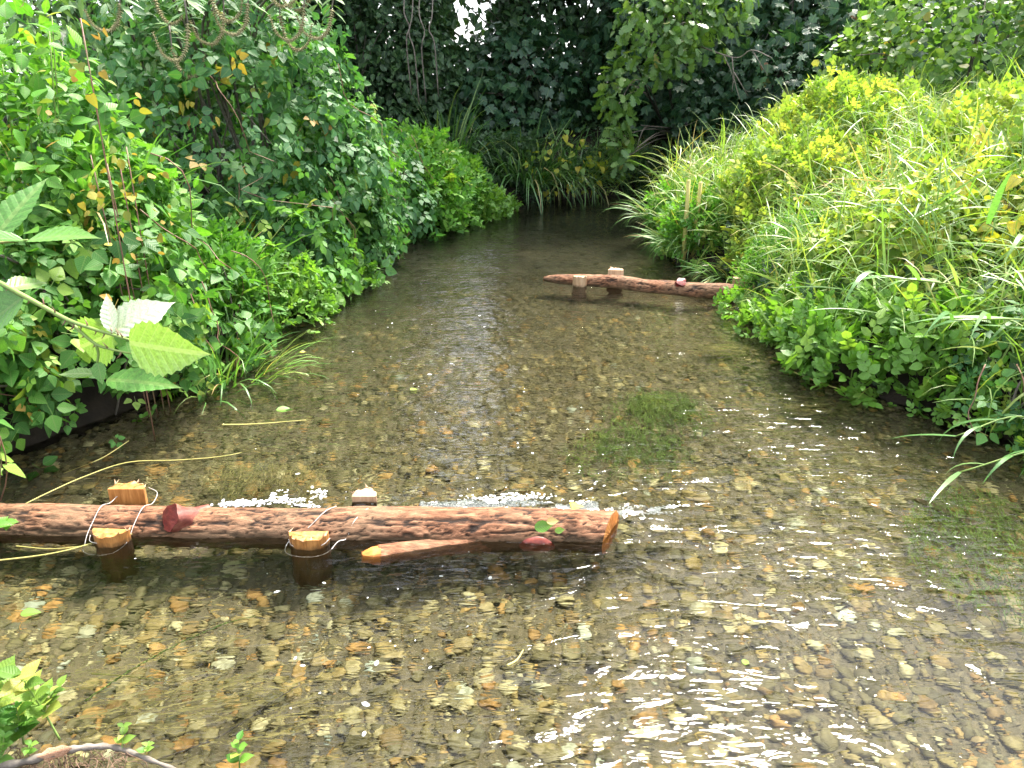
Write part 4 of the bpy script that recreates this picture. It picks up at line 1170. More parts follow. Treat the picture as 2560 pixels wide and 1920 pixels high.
tree('roadside tree beyond the brambles above the bushy bank', -6.8, 5.4, 11.5, 0.24, [((-6.8, 5.4, 7.2), (2.3, 2.5, 3.8))], 86, dens=24)

# thicket under the trees: saplings with lobed leaves
def sapling(label, ells, mat, tmpl, dens, size, nobj, seed, name='maple_sapling', cat='sapling', tipup=-0.7, up=0.45, depth=0.35, holes=0.25, base=None):
    t = clump(base=base, name=name, label=label, cat=cat, ells=ells, tmpl=tmpl, mat=mat, dens=dens, size=size, nobj=nobj, seed=seed, up=up, tipup=tipup, jit=0.4, depth=depth, lump=0.2, nstem=0, holes=holes, lumpf=1.6) if True else clump(name, label, cat, ells, tmpl, mat, dens, size, nobj, seed, up=up, tipup=tipup, jit=0.4, depth=depth, lump=0.2, nstem=0, holes=holes, lumpf=1.6)
    rr = random.Random(seed)
    b = np.array(t.location)
    for c, r in ells:
        c, r = np.array(c), np.array(r)
        top = c + np.array([rr.uniform(-.2, .2), rr.uniform(-.1, .1), r[2] * 0.7])
        pts = curve_pts([b + np.array([rr.uniform(-.1, .1), 0, -0.05]), (b + top) / 2 + np.array([rr.uniform(-.2, .2), 0, 0.1]), top], 12)
        MB().tube(pts, np.linspace(0.03, 0.008, 12), 6).build('trunk', M['trunk'], t)
        for k in range(5):
            s = pts[rr.randrange(3, 11)]
            e = c + np.array([rr.uniform(-.8, .8) * r[0], rr.uniform(-.9, .4) * r[1], rr.uniform(-.6, .7) * r[2]])
            MB().tube(curve_pts([s, (s + e) / 2 + np.array([0, 0, 0.12]), e], 8), np.linspace(0.011, 0.004, 8), 5).build('branch', M['twig'], t)
    return t
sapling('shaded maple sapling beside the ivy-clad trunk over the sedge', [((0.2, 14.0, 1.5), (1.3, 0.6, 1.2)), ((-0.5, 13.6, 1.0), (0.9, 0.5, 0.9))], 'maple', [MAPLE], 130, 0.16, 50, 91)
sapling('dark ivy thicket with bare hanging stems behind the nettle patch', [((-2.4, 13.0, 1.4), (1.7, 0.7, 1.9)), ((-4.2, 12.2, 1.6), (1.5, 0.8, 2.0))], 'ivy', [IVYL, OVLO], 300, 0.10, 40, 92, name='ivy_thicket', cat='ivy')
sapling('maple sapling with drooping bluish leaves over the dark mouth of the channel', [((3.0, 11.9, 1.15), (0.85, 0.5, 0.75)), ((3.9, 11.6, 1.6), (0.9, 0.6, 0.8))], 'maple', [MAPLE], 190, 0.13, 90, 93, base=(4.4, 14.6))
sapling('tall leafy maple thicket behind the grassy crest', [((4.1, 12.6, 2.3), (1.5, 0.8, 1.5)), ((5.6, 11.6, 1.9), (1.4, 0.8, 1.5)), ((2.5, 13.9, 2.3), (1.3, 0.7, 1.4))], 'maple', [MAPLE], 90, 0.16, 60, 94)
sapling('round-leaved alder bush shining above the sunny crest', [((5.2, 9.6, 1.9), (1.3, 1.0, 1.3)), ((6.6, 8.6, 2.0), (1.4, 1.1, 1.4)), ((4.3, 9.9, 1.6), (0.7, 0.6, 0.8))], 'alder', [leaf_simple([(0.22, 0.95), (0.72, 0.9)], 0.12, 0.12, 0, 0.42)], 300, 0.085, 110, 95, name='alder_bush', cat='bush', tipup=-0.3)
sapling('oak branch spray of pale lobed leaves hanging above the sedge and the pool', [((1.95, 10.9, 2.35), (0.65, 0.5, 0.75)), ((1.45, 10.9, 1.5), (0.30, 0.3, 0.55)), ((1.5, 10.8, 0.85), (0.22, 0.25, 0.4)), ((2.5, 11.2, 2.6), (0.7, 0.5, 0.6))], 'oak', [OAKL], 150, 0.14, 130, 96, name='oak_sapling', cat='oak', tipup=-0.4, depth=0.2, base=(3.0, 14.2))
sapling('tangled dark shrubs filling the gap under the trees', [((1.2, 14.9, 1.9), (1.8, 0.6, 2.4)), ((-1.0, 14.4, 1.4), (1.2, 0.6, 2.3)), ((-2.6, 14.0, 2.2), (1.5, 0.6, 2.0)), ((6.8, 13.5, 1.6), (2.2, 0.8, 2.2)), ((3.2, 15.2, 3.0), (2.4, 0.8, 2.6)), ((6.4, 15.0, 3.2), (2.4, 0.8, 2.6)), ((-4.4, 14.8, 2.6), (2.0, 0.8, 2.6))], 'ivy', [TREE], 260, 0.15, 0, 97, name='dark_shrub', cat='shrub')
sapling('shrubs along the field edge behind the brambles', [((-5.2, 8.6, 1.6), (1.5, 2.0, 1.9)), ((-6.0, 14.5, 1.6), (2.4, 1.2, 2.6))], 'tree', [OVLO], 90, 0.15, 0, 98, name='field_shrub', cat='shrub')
# bare dead branch arching out of the maple thicket
def dead_branch():
    pts = [dp(1690, 100, 11.2), dp(1760, 120, 11.0), dp(1840, 145, 10.8), dp(1880, 125, 10.6), dp(1930, 145, 10.4)]
    base = pts[0] + np.array([-0.1, 0.5, -0.3])
    t = thing('dead_branch', 'bare grey dead branch forking down out of the dark maple leaves', 'branch', base)
    MB().tube(curve_pts([base] + pts, 20), np.linspace(0.014, 0.006, 20), 6).build('main_stem', M['twig'], t)
    for a in ([dp(1830, 143, 10.8), dp(1836, 200, 10.7), dp(1850, 250, 10.6)], [dp(1810, 140, 10.8), dp(1832, 190, 10.75), dp(1830, 230, 10.7)], [dp(1835, 180, 10.7), dp(1870, 240, 10.6)], [dp(1880, 125, 10.6), dp(1920, 190, 10.5)]):
        MB().tube(curve_pts(a, 8) if len(a) > 2 else np.array(a), np.linspace(0.008, 0.003, 8 if len(a) > 2 else 2), 5).build('twig', M['twig'], t)
dead_branch()
# hanging ivy stems in the dark
for i, (px, y0_, y1_) in enumerate(((1010, 30, 105), (1030, 40, 130), (1048, 35, 125), (1080, 40, 110))):
    a, b = dp(px, y0_, 12.1), dp(px + 6, y1_, 12.0)
    o = MB().tube(curve_pts([a + np.array([0, 0.3, 0.4]), a, (a + b) / 2 + np.array([0.06 * (-1) ** i, 0, 0]), b, b + np.array([0.02, 0.15, -0.7])], 16), 0.010, 5).build('hanging_vine', M['twig'])
    tag(o, 'thin bare woody vine hanging in front of the dark ivy thicket', 'vine', 'bare vines hanging before the ivy thicket')

# ------------------------------------------------------------------ logs
def log(name, label, A, B, r0, seed, ns, nt_, end_mat, cat='log', taper=-0.02, splinter=0.0, wig=0.02):
    A, B = np.array(A, float), np.array(B, float)
    t = thing(name, label, cat, (A + B) / 2)
    L = np.linalg.norm(B - A)
    ax = (B - A) / L
    sx = unit(np.cross(ax, [0, 0, 1])); sz = np.cross(sx, ax)
    s = np.linspace(0, 1, ns); th = np.linspace(0, 2 * math.pi, nt_, endpoint=False)
    S_, T_ = np.meshgrid(s, th, indexing='ij')
    q = np.stack([S_ * L, r0 * np.cos(T_), r0 * np.sin(T_)], -1)
    low = fbm(q * np.array([2.2, 6, 6]), seed) - 0.5
    r = r0 * (1 + taper * (S_ - 0.5) * -2) * (1 + 0.14 * low)
    warp = (fbm(q * np.array([14, 22, 22]), seed + 4, 2) - 0.5)[..., None] * np.array([0.0, 0.03, 0.03])
    n1 = fbm((q + warp) * np.array([2.6, 30, 30]), seed + 1, 3)
    n2 = fbm((q + warp) * np.array([13.0, 60, 60]), seed + 2, 3)
    crack = np.maximum(1 - np.abs(n1 - 0.5) / 0.052, 0)
    crack = np.maximum(crack, 0.8 * np.maximum(1 - np.abs(n2 - 0.5) / 0.038, 0))
    crack = crack * sstep(0.2, 0.42, fbm(q * np.array([3, 8, 8]), seed + 9))
    n3 = fbm(q * np.array([30.0, 90, 90]), seed + 21, 3) - 0.5
    r = r - 0.0062 * sstep(0, 0.8, crack) + 0.004 * (n2 - 0.5) + 0.004 * n3
    if splinter:
        r = r * (1 - splinter * np.exp(-S_ * L / 0.12) * (0.6 + 0.6 * fbm(q * np.array([3, 40, 40]), seed + 12)))
    fr_ = (S_ * L > L - 0.25) * np.clip((S_ * L - (L - 0.25)) / 0.25, 0, 1) * (0.0 if splinter else 0.42)
    cen = A + S_[..., None] * (B - A) - ax * (fr_ * r0 * np.cos(T_) * np.sign(sx[1]) * -1)[..., None] + wig * ((fbm(np.stack([S_ * L * 1.6, S_ * 0, S_ * 0], -1), seed + 7) - 0.5)[..., None] * sx * 2 + (fbm(np.stack([S_ * L * 1.6 + 9, S_ * 0, S_ * 0], -1), seed + 8) - 0.5)[..., None] * sz)
    P = cen + r[..., None] * (np.cos(T_)[..., None] * sx + np.sin(T_)[..., None] * sz)
    wet = 1 - sstep(-0.005, 0.035, P[..., 2] + 0.02 * (fbm(q * 9, seed + 3) - 0.5))
    lf = np.stack([sstep(0.1, 0.8, crack), wet, S_ * 0], -1).reshape(-1, 3)
    i = np.arange(ns - 1)[:, None] * nt_; j = np.arange(nt_)[None]
    F = np.stack([(i + j), (i + (j + 1) % nt_), (i + nt_ + (j + 1) % nt_), (i + nt_ + j)], -1).reshape(-1, 4)
    off = np.array(t.location)
    link('bark', mesh_np('bark', P.reshape(-1, 3) - off, F, M['bark'], True, lf), t)
    for e, nm in ((ns - 1, 'sawn_end'), (0, 'broken_end')):
        ring = P[e]; c = ring.mean(0)
        d = ax if e else -ax
        V = [c + d * 0.004] + [p for p in ring] + [c + (p - c) * 0.55 + d * (0.003 + 0.004 * random.random()) for p in ring]
        n = nt_
        F2 = []
        for a in range(n):
            b = (a + 1) % n
            F2 += [(1 + a, 1 + b, 1 + n + b, 1 + n + a), (1 + n + a, 1 + n + b, 0)]
        mb = MB(); mb.add(V, F2); mb.build(nm, end_mat, t, smooth=False)
    return t, ax, sx, sz
NL, nax, nsx, nsz = log('fallen_log', 'long bark-covered log with an orange sawn end lying across the stream', LOG_A, LOG_B, LOG_R, 5, 380, 124, M['wood_end'])
FL, fax, fsx, fsz = log('fallen_log', 'shorter log with a splintered tip reaching out from the grassy bank', FAR_A, FAR_B, FAR_R, 15, 180, 70, M['wood_end'], splinter=0.75, wig=0.05)
def far_y(x): return FAR_A[1] + (x - FAR_A[0]) / (FAR_B[0] - FAR_A[0]) * (FAR_B[1] - FAR_A[1])
def stub(t, name, base, tip, r, bark, cutmat, cutname='cut_face', k=22, seed=1, rough=0.1):
    """short sawn branch: bark sleeve and its cut face as a sub-part"""
    base, tip = np.array(base, float), np.array(tip, float)
    pts = np.linspace(base, tip, 10)
    ax = unit(tip - base); a = unit(np.cross(ax, [0.2, 0.9, 0.4])); b = np.cross(ax, a)
    V = []
    for i, p in enumerate(pts):
        f = i / 9
        for j in range(k):
            q = 2 * math.pi * j / k
            rr_ = r * (1.18 - 0.18 * min(1, f * 2)) * (1 + rough * (float(fbm(np.array([[math.cos(q) * 2 + seed, math.sin(q) * 2, f * 2]]), seed)[0]) - 0.5) * 2)
            V.append(p + rr_ * (math.cos(q) * a + math.sin(q) * b))
    F = [(i * k + j, i * k + (j + 1) % k, (i + 1) * k + (j + 1) % k, (i + 1) * k + j) for i in range(9) for j in range(k)]
    mb = MB(); mb.add(V, F)
    o = mb.build(name, bark, t)
    ring = np.array(V[-k:]); c = ring.mean(0)
    W = [c + ax * 0.006] + list(ring + ax * 0.001) + [c + (p - c) * 0.6 + ax * random.uniform(0.001, 0.005) for p in ring]
    F2 = []
    for x in range(k):
        y = (x + 1) % k
        F2 += [(1 + x, 1 + y, 1 + k + y, 1 + k + x), (1 + k + x, 1 + k + y, 0)]
    m2 = MB(); m2.add(W, F2)
    m2.build(cutname, cutmat, o, smooth=True, off=tuple(t.location))
    return o
c = gp(430, 1310, 0.055)
M['pink_wood'] = noise_mat('pink_sapwood', [(0.3, (0.08, 0.018, 0.013)), (0.5, (0.17, 0.05, 0.036)), (0.75, (0.30, 0.13, 0.09))], scale=18, stretch=(1, 1, 2), rough=0.5, bump=0.6, dist=0.006)
stub(NL, 'red_knot', (c[0] + 0.07, 2.66, 0.0), (c[0] - 0.012, 2.565, 0.072), 0.050, M['pink_wood'], M['red_wood'], seed=3, rough=0.3)
e = gp(905, 1385, -0.005)
br = stub(NL, 'side_branch', (e[0] + 0.46, e[1] + 0.12, -0.045), (e[0] + 0.06, e[1] + 0.01, -0.030), 0.048, M['bark'], M['wood_end'], seed=4, rough=0.2)
MB().tube([(e[0] + 0.065, e[1] + 0.011, -0.030), (e[0] + 0.035, e[1] + 0.004, -0.028), (e[0], e[1] - 0.006, -0.026)], [0.047, 0.043, 0.028], 14).build('peeled_end', M['wood_end'], br, smooth=False, off=tuple(NL.location))
# the red scar low on the log's face
sc_c = gp(1342, 1352, 0.0)
SV, SF = [], []
for i in range(13):
    for j in range(13):
        u_, v_ = -1 + i / 6, -1 + j / 6
        k_ = 1 / max(1e-6, max(abs(u_), abs(v_))) * math.hypot(u_, v_) if (u_ or v_) else 1
        u2, v2 = u_ / k_, v_ / k_
        xx = sc_c[0] + 0.068 * u2
        th = R(8 + 27 * v2)
        zc = LOG_A[2] + (xx - LOG_A[0]) / (LOG_B[0] - LOG_A[0]) * (LOG_B[2] - LOG_A[2])
        rr_ = LOG_R * (1.075 + 0.05 * float(noise3(np.array([u2 * 3 + 5, v2 * 3, 1.0]), 4)) - 0.10 * (u2 * u2 + v2 * v2) ** 3 * 0.9)
        SV.append((xx, log_y(xx) - math.cos(th) * rr_, zc + math.sin(th) * rr_))
for i in range(12):
    for j in range(12):
        SF.append((i * 13 + j, i * 13 + j + 1, (i + 1) * 13 + j + 1, (i + 1) * 13 + j))
mb = MB(); mb.add(SV, SF); mb.build('red_scar', M['red_scar'], NL)
c = dp(1690, 722, 6.42)
stub(FL, 'red_knot', (c[0] - 0.02, far_y(c[0]), 0.04), (c[0] + 0.0, far_y(c[0]) - 0.06, 0.11), 0.043, M['red_wood'], M['red_wood'], seed=6, rough=0.3)

# half-round chestnut stakes
def stake(label, x, y, top, face, w, mat, seed, depth=0.062, group=None):
    """split stake: flat side towards 'face' (+1 upstream, -1 downstream)"""
    rr = random.Random(seed)
    z0 = gz(x, y) - 0.03
    k = 15
    prof = [(-w / 2, 0.0)] + [(w / 2 * math.cos(math.pi - math.pi * i / k), -depth * math.sin(math.pi * i / k) * (1 + rr.uniform(-.05, .05))) for i in range(1, k)] + [(w / 2, 0.0)]
    n = len(prof)
    t = thing('wooden_stake', label, 'stake', (x, y, z0), group)
    V, F = [], []
    H = top - z0
    lev = [0, 0.5, 0.85, 1.0]
    for li, f in enumerate(lev):
        for i, (px, py) in enumerate(prof):
            jag = rr.uniform(-0.004, 0.007) if li == 3 else 0
            V.append((px * (1 + 0.02 * math.sin(f * 9 + i)), py * face * -1 * -1 if False else py * face, H * f + jag))
    for li in range(3):
        for i in range(n):
            j = (i + 1) % n
            F.append((li * n + i, li * n + j, (li + 1) * n + j, (li + 1) * n + i))
    mb = MB(); mb.add(V, F); mb.build('shaft', mat, t, smooth=False, off=(0, 0, 0))
    ring = np.array(V[-n:]); c = ring.mean(0)
    W = [c + np.array([0, 0, 0.002])] + list(ring)
    m2 = MB(); m2.add(W, [(0, 1 + i, 1 + (i + 1) % n) for i in range(n)]); m2.build('split_top', M['wood_pale'] if mat is M['wood_pale'] else M['wood'], t, smooth=False, off=(0, 0, 0))
    m3 = MB()
    for q in range(rr.randrange(5, 9)):                                          # splinters left by the mallet
        i = rr.randrange(n)
        p = ring[i] * np.array([0.97, 0.97, 1])
        d = np.array([rr.uniform(-.02, .02), rr.uniform(-.02, .02), rr.uniform(0.004, 0.014)])
        sd = np.array([0.004, 0, 0])
        m3.add([p - sd, p + sd, p + d, p + np.array([0, 0.004, 0])], [(0, 1, 2), (1, 3, 2), (3, 0, 2)])
    m3.build('splinters', M['wood_pale'], t, smooth=False, off=(0, 0, 0))
    return t
def lx(px, py, z): return gp(px, py, z)
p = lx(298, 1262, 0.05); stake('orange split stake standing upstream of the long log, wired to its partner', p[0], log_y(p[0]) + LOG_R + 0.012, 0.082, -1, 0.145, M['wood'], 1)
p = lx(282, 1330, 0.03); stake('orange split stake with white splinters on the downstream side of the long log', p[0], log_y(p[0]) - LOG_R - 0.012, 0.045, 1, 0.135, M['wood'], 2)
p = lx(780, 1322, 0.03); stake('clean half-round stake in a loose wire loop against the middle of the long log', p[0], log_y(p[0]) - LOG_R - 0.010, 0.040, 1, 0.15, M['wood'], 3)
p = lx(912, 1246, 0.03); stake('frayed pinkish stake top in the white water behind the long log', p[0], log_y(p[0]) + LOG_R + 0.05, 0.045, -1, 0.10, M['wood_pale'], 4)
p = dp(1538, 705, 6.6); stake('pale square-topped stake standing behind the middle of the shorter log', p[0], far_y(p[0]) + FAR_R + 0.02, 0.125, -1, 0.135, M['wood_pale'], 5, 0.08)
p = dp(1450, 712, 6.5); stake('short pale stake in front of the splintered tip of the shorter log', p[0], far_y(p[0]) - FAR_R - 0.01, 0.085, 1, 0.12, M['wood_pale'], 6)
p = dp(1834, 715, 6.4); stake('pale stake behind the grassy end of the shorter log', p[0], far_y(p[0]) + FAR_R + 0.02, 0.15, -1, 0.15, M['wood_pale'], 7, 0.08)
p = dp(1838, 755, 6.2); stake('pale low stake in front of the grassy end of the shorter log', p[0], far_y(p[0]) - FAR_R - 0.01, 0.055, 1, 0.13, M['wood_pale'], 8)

# binding wire
def wire(label, ctrl, r=0.0022, n=60):
    o = MB().tube(curve_pts(ctrl, n), r, 6).build('binding_wire', M['wire'])
    tag(o, label, 'wire')
def L_(x, up, out): return np.array([x, log_y(x) + out, up])
def over(x, th, k=1.035):
    """point on the log's skin: th 0 = downstream side at mid height, 90 = top"""
    zc = LOG_A[2] + (x - LOG_A[0]) / (LOG_B[0] - LOG_A[0]) * (LOG_B[2] - LOG_A[2])
    return (x, log_y(x) - math.cos(R(th)) * LOG_R * k, zc + math.sin(R(th)) * LOG_R * k)
x = gp(282, 1320, 0.03)[0]; yf = log_y(x) - LOG_R - 0.078; yr = log_y(x) + LOG_R + 0.078
wire('wire loop lashing the two orange split stakes to the long log', [(x - 0.02, yr, 0.052), (x - 0.074, yr - 0.045, 0.05), over(x - 0.080, 125), over(x - 0.082, 90), over(x - 0.083, 50), (x - 0.080, yf + 0.05, 0.018), (x - 0.074, yf + 0.005, -0.03), (x - 0.03, yf - 0.012, -0.042), (x + 0.03, yf - 0.010, -0.036), (x + 0.066, yf + 0.02, -0.012), (x + 0.078, yf + 0.06, 0.016), over(x + 0.080, 50), over(x + 0.085, 90), over(x + 0.09, 125), (x + 0.076, yr - 0.045, 0.056), (x + 0.02, yr + 0.002, 0.054)], 0.0016, 90)
wire('thin wire round the splintered top of the orange downstream stake', [(x - 0.070, yf + 0.06, 0.020), (x - 0.05, yf + 0.020, 0.018), (x, yf + 0.010, 0.016), (x + 0.05, yf + 0.021, 0.020), (x + 0.070, yf + 0.06, 0.024)], 0.0014, 24)
x = gp(780, 1322, 0.03)[0]; yf = log_y(x) - LOG_R - 0.075
wire('slack wire loop hanging under the clean half-round stake', [over(x + 0.07, 115), over(x + 0.04, 85), over(x + 0.005, 55), over(x - 0.04, 30), (x - 0.078, yf + 0.05, 0.006), (x - 0.072, yf - 0.002, -0.012), (x, yf - 0.024, -0.020), (x + 0.07, yf - 0.008, -0.014), (x + 0.11, yf + 0.045, 0.012), over(x + 0.135, 25), over(x + 0.16, 60), over(x + 0.20, 100)], 0.0018, 70)
wire('tight wire round the shaft of the clean half-round stake', [(x - 0.078, yf + 0.06, 0.014), (x - 0.055, yf + 0.022, 0.010), (x, yf + 0.010, 0.008), (x + 0.055, yf + 0.022, 0.012), (x + 0.078, yf + 0.06, 0.018)], 0.0014, 24)

# ------------------------------------------------------------------ bramble cane reaching in over the water, close to the lens
BIG = [leaf_simple([(0.03 + 0.94 * i / 19, math.sin(math.pi * (0.08 + 0.90 * (i / 19) ** 0.80)) ** 0.9 * (1 - 0.75 * (i / 19) ** 5)) for i in range(20)], 0.24, dr, 0.06, wd) for dr, wd in ((0.10, 0.28), (0.22, 0.30), (0.05, 0.34), (0.12, 0.17))]
M['big_leaf'] = leaf_mat('large_bramble_leaf', [(0.0, (0.15, 0.27, 0.06)), (0.5, (0.18, 0.31, 0.07)), (1.0, (0.21, 0.34, 0.08))], trans=0.38, rough=0.36, spec=0.6, vein_col=(0.34, 0.42, 0.20))
M['cane_leaf'] = leaf_mat('cane_leaf', [(0.0, (0.06, 0.17, 0.03)), (1.0, (0.11, 0.25, 0.045))], trans=0.36, rough=0.42, spec=0.4)
M['pale_leaf'] = leaf_mat('pale_leaf_skylit', [(0.0, (0.33, 0.40, 0.26)), (1.0, (0.38, 0.44, 0.31))], trans=0.3, rough=0.5, vein_col=(0.42, 0.48, 0.28))  # skylight glare on the leaf's top put into a pale colour
def put_leaf(parent, T, base, tip, nrm, mat, name='leaf', label=None):
    base, tip = np.array(base, float), np.array(tip, float)
    L = np.linalg.norm(tip - base)
    Rm = frames((tip - base)[None], np.array([nrm], float))[0]
    l = np.zeros((len(T[0]), 3)); l[:, :2] = T[2]
    o = link(name, mesh_np(name, T[0], T[1], mat, True, l), parent)
    off = np.array(parent.location) if parent is not None else np.zeros(3)
    m4 = Matrix.Identity(4)
    for a in range(3):
        for b in range(3): m4[a][b] = float(Rm[a, b] * L)
        m4[a][3] = float(base[a] - off[a])
    o.matrix_basis = m4
    if label: o['label'] = label
    return o
CB = dp(-260, 610, 1.10)
CANE = thing('bramble_cane', 'thorny bramble cane with large serrated leaves stretching out over the water', 'bramble', CB)
def D(px, py, y=1.0): return dp(px, py, y)
main = curve_pts([CB, D(-40, 690, 1.06), D(60, 740, 1.04), D(160, 795, 1.02), D(220, 818, 1.0), D(285, 838, 0.99), D(325, 850, 0.98)], 40)
MB().tube(main, np.linspace(0.0042, 0.0016, 40), 8).build('stem', M['gstem'], CANE)
sec = curve_pts([D(170, 800, 1.02), D(205, 832, 1.01), D(243, 862, 1.0), D(290, 876, 0.99), D(335, 885, 0.99)], 18)
MB().tube(sec, np.linspace(0.0028, 0.0012, 18), 7).build('stem', M['gstem'], CANE)
ter = curve_pts([D(240, 860, 1.0), D(246, 885, 1.0), D(244, 915, 1.0), D(262, 948, 1.0)], 12)
MB().tube(ter, np.linspace(0.0020, 0.0012, 12), 6).build('stem', M['gstem'], CANE)
rr = random.Random(9)
for pts_, st in ((main, 2), (sec, 3)):
    tg = unit(np.gradient(pts_, axis=0))
    for i in range(2, len(pts_) - 2, st):
        x = unit(np.cross(tg[i], [0, 1, 0.1]))
        d = unit(x * rr.choice((-1, 1)) + np.array([0, rr.uniform(-.6, .3), 0]) - tg[i] * 0.3)
        MB().tube([pts_[i], pts_[i] + d * 0.006, pts_[i] + d * 0.012 - tg[i] * 0.002], [0.0016, 0.0009, 0.0002], 5).build('thorn', M['cane'], CANE)
put_leaf(CANE, BIG[3], D(283, 832, 0.99), D(258, 726, 1.03), (-0.1, -0.6, 0.8), M['pale_leaf'], label='narrow white leaflet with skylight glare put into its colour')
put_leaf(CANE, BIG[1], D(284, 830, 1.0), D(430, 742, 1.04), (-0.15, -0.92, 0.4), M['pale_leaf'], label='broad white leaflet with the caught light put into its colour')
put_leaf(CANE, BIG[0], D(322, 856, 0.98), D(512, 892, 0.93), (0.15, -1.0, 0.05), M['big_leaf'], label='large translucent green leaflet with clear veins')
put_leaf(CANE, BIG[2], D(284, 834, 1.0), D(190, 872, 1.05), (0.0, -1.0, 0.1), M['big_leaf'])
put_leaf(CANE, BIG[3], D(238, 935, 1.0), D(138, 930, 1.0), (0.1, -0.5, 0.9), M['big_leaf'])
put_leaf(CANE, BIG[0], D(244, 905, 1.0), D(255, 962, 0.98), (0.2, -0.9, 0.3), M['cane_leaf'])
put_leaf(CANE, BIG[3], D(266, 950, 1.0), D(446, 955, 0.97), (0.0, -0.55, 0.85), M['cane_leaf'])
put_leaf(CANE, BIG[2], D(60, 742, 1.04), D(-70, 838, 1.02), (0.1, -0.6, 0.8), M['cane_leaf'])
put_leaf(CANE, BIG[1], D(20, 722, 1.05), D(120, 690, 1.1), (0.0, -0.7, 0.7), M['big_leaf'])
# a second cane higher up, with two broad pale leaves
C2 = dp(-200, 640, 1.15)
CAN2 = thing('bramble_cane', 'bramble shoot carrying two broad pale leaves against the sprawling mound', 'bramble', C2)
MB().tube(curve_pts([C2, D(-60, 612, 1.15), D(20, 605, 1.15), D(70, 600, 1.15)], 20), np.linspace(0.003, 0.0014, 20), 7).build('stem', M['gstem'], CAN2)
put_leaf(CAN2, BIG[3], D(72, 600, 1.15), D(240, 570, 1.1), (0.0, -0.35, 1.0), M['cane_leaf'])
put_leaf(CAN2, BIG[1], D(60, 602, 1.15), D(-70, 580, 1.1), (0.0, -0.4, 1.0), M['cane_leaf'])
put_leaf(CAN2, BIG[3], D(-20, 606, 1.15), D(110, 425, 1.25), (0.2, -0.5, 0.9), M['cane_leaf'])

# ------------------------------------------------------------------ plants at the corner of the bank in front of the log
def shoot(name, label, pts, n, size, mat, seed, r=0.003, cat='nettle', tmpl=None, stem='gstem'):
    rr = random.Random(seed)
    pts = curve_pts(pts, 20)
    t = thing(name, label, cat, pts[0])
    MB().tube(pts, np.linspace(r, r * 0.5, 20), 6).build('stem', M[stem], t)
    tg = unit(np.gradient(pts, axis=0))
    P, T, N, S = [], [], [], []
    for i in range(n):
        f = 0.35 + 0.65 * i / max(1, n - 1)
        p = pts[min(19, int(f * 19))]
        a = i * 1.571 + rr.uniform(-.3, .3)
        for sd in (0, math.pi):
            d = np.array([math.cos(a + sd), math.sin(a + sd), rr.uniform(0.0, 0.4)])
            P.append(p); T.append(d + tg[min(19, int(f * 19))] * 0.3); N.append(np.array([0, -0.25, 1.0]) + np.array([rr.uniform(-.3, .3), 0, 0])); S.append(size * (1.15 - 0.5 * f) * rr.uniform(0.8, 1.2))
    P, T, N, S = map(np.array, (P, T, N, S))
    leaves(t, tmpl or [BIG[2], BIG[1]], P, frames(T, N), S, RG.random(len(P)), M[mat], len(P))
    return t
def GZ_(px, py, z): return gp(px, py, z)
shoot('nettle', 'yellow-green nettle shoot leaning from the near bank over the shallow water', [GZ_(150, 1850, 0.02), GZ_(110, 1780, 0.10), GZ_(70, 1720, 0.20), GZ_(45, 1690, 0.27)], 7, 0.085, 'herb_y', 1)
shoot('nettle', 'small nettle side shoot with pale tip beside the twig root', [GZ_(100, 1790, 0.08), GZ_(125, 1745, 0.12), GZ_(145, 1715, 0.16)], 4, 0.05, 'herb_y', 2)
shoot('nettle', 'dark round-leaved shoot below the yellow-green nettle', [GZ_(-30, 1900, 0.02), GZ_(20, 1830, 0.06), GZ_(60, 1800, 0.09)], 5, 0.075, 'cress', 3)
shoot('nettle', 'leafy sprig at the rim of the twig root', [GZ_(-20, 1940, 0.0), GZ_(5, 1880, 0.06), GZ_(10, 1840, 0.10)], 5, 0.05, 'cress', 4)
shoot('seedling', 'tiny lime seedling rising from the middle of the twig', [GZ_(305, 1872, 0.04), GZ_(306, 1845, 0.06), GZ_(308, 1815, 0.085)], 3, 0.032, 'herb_y', 5, 0.0015, cat='seedling')
shoot('seedling', 'tiny green seedling further along the thin end of the twig', [GZ_(362, 1886, 0.03), GZ_(366, 1872, 0.045), GZ_(370, 1862, 0.06)], 3, 0.026, 'cress', 6, 0.0013, cat='seedling')
shoot('seedling', 'short sprig on the brown dry leaf end of the twig', [GZ_(70, 1890, 0.05), GZ_(72, 1875, 0.06), GZ_(78, 1860, 0.075)], 3, 0.03, 'cress', 7, 0.0013, cat='seedling')
shoot('water_plant', 'brown-green water plant with one round leaf breaking the surface', [GZ_(600, 1935, -0.02), GZ_(598, 1885, 0.01), GZ_(596, 1850, 0.04)], 4, 0.04, 'herb', 8, 0.002, cat='water plant')
shoot('nettle', 'lime sprig hanging over the log from the low bramble', [gp(-60, 1330, 0.16), gp(-10, 1310, 0.16), gp(20, 1312, 0.14)], 4, 0.07, 'cress', 9, 0.002)
shoot('nettle', 'broad yellow nettle top crowded against the frame of the near bank', [GZ_(-40, 1800, 0.05), GZ_(-20, 1740, 0.15), GZ_(0, 1690, 0.26)], 7, 0.09, 'herb_y', 11)
shoot('nettle', 'low green nettle with toothed leaves under the yellow nettle top', [GZ_(60, 1860, 0.02), GZ_(50, 1810, 0.08), GZ_(40, 1770, 0.14)], 6, 0.075, 'herb', 12)
TW = thing('twig_root', 'gnarled grey twig with fine dark roots lying along the near bank edge', 'twig', gp(120, 1900, 0.03))
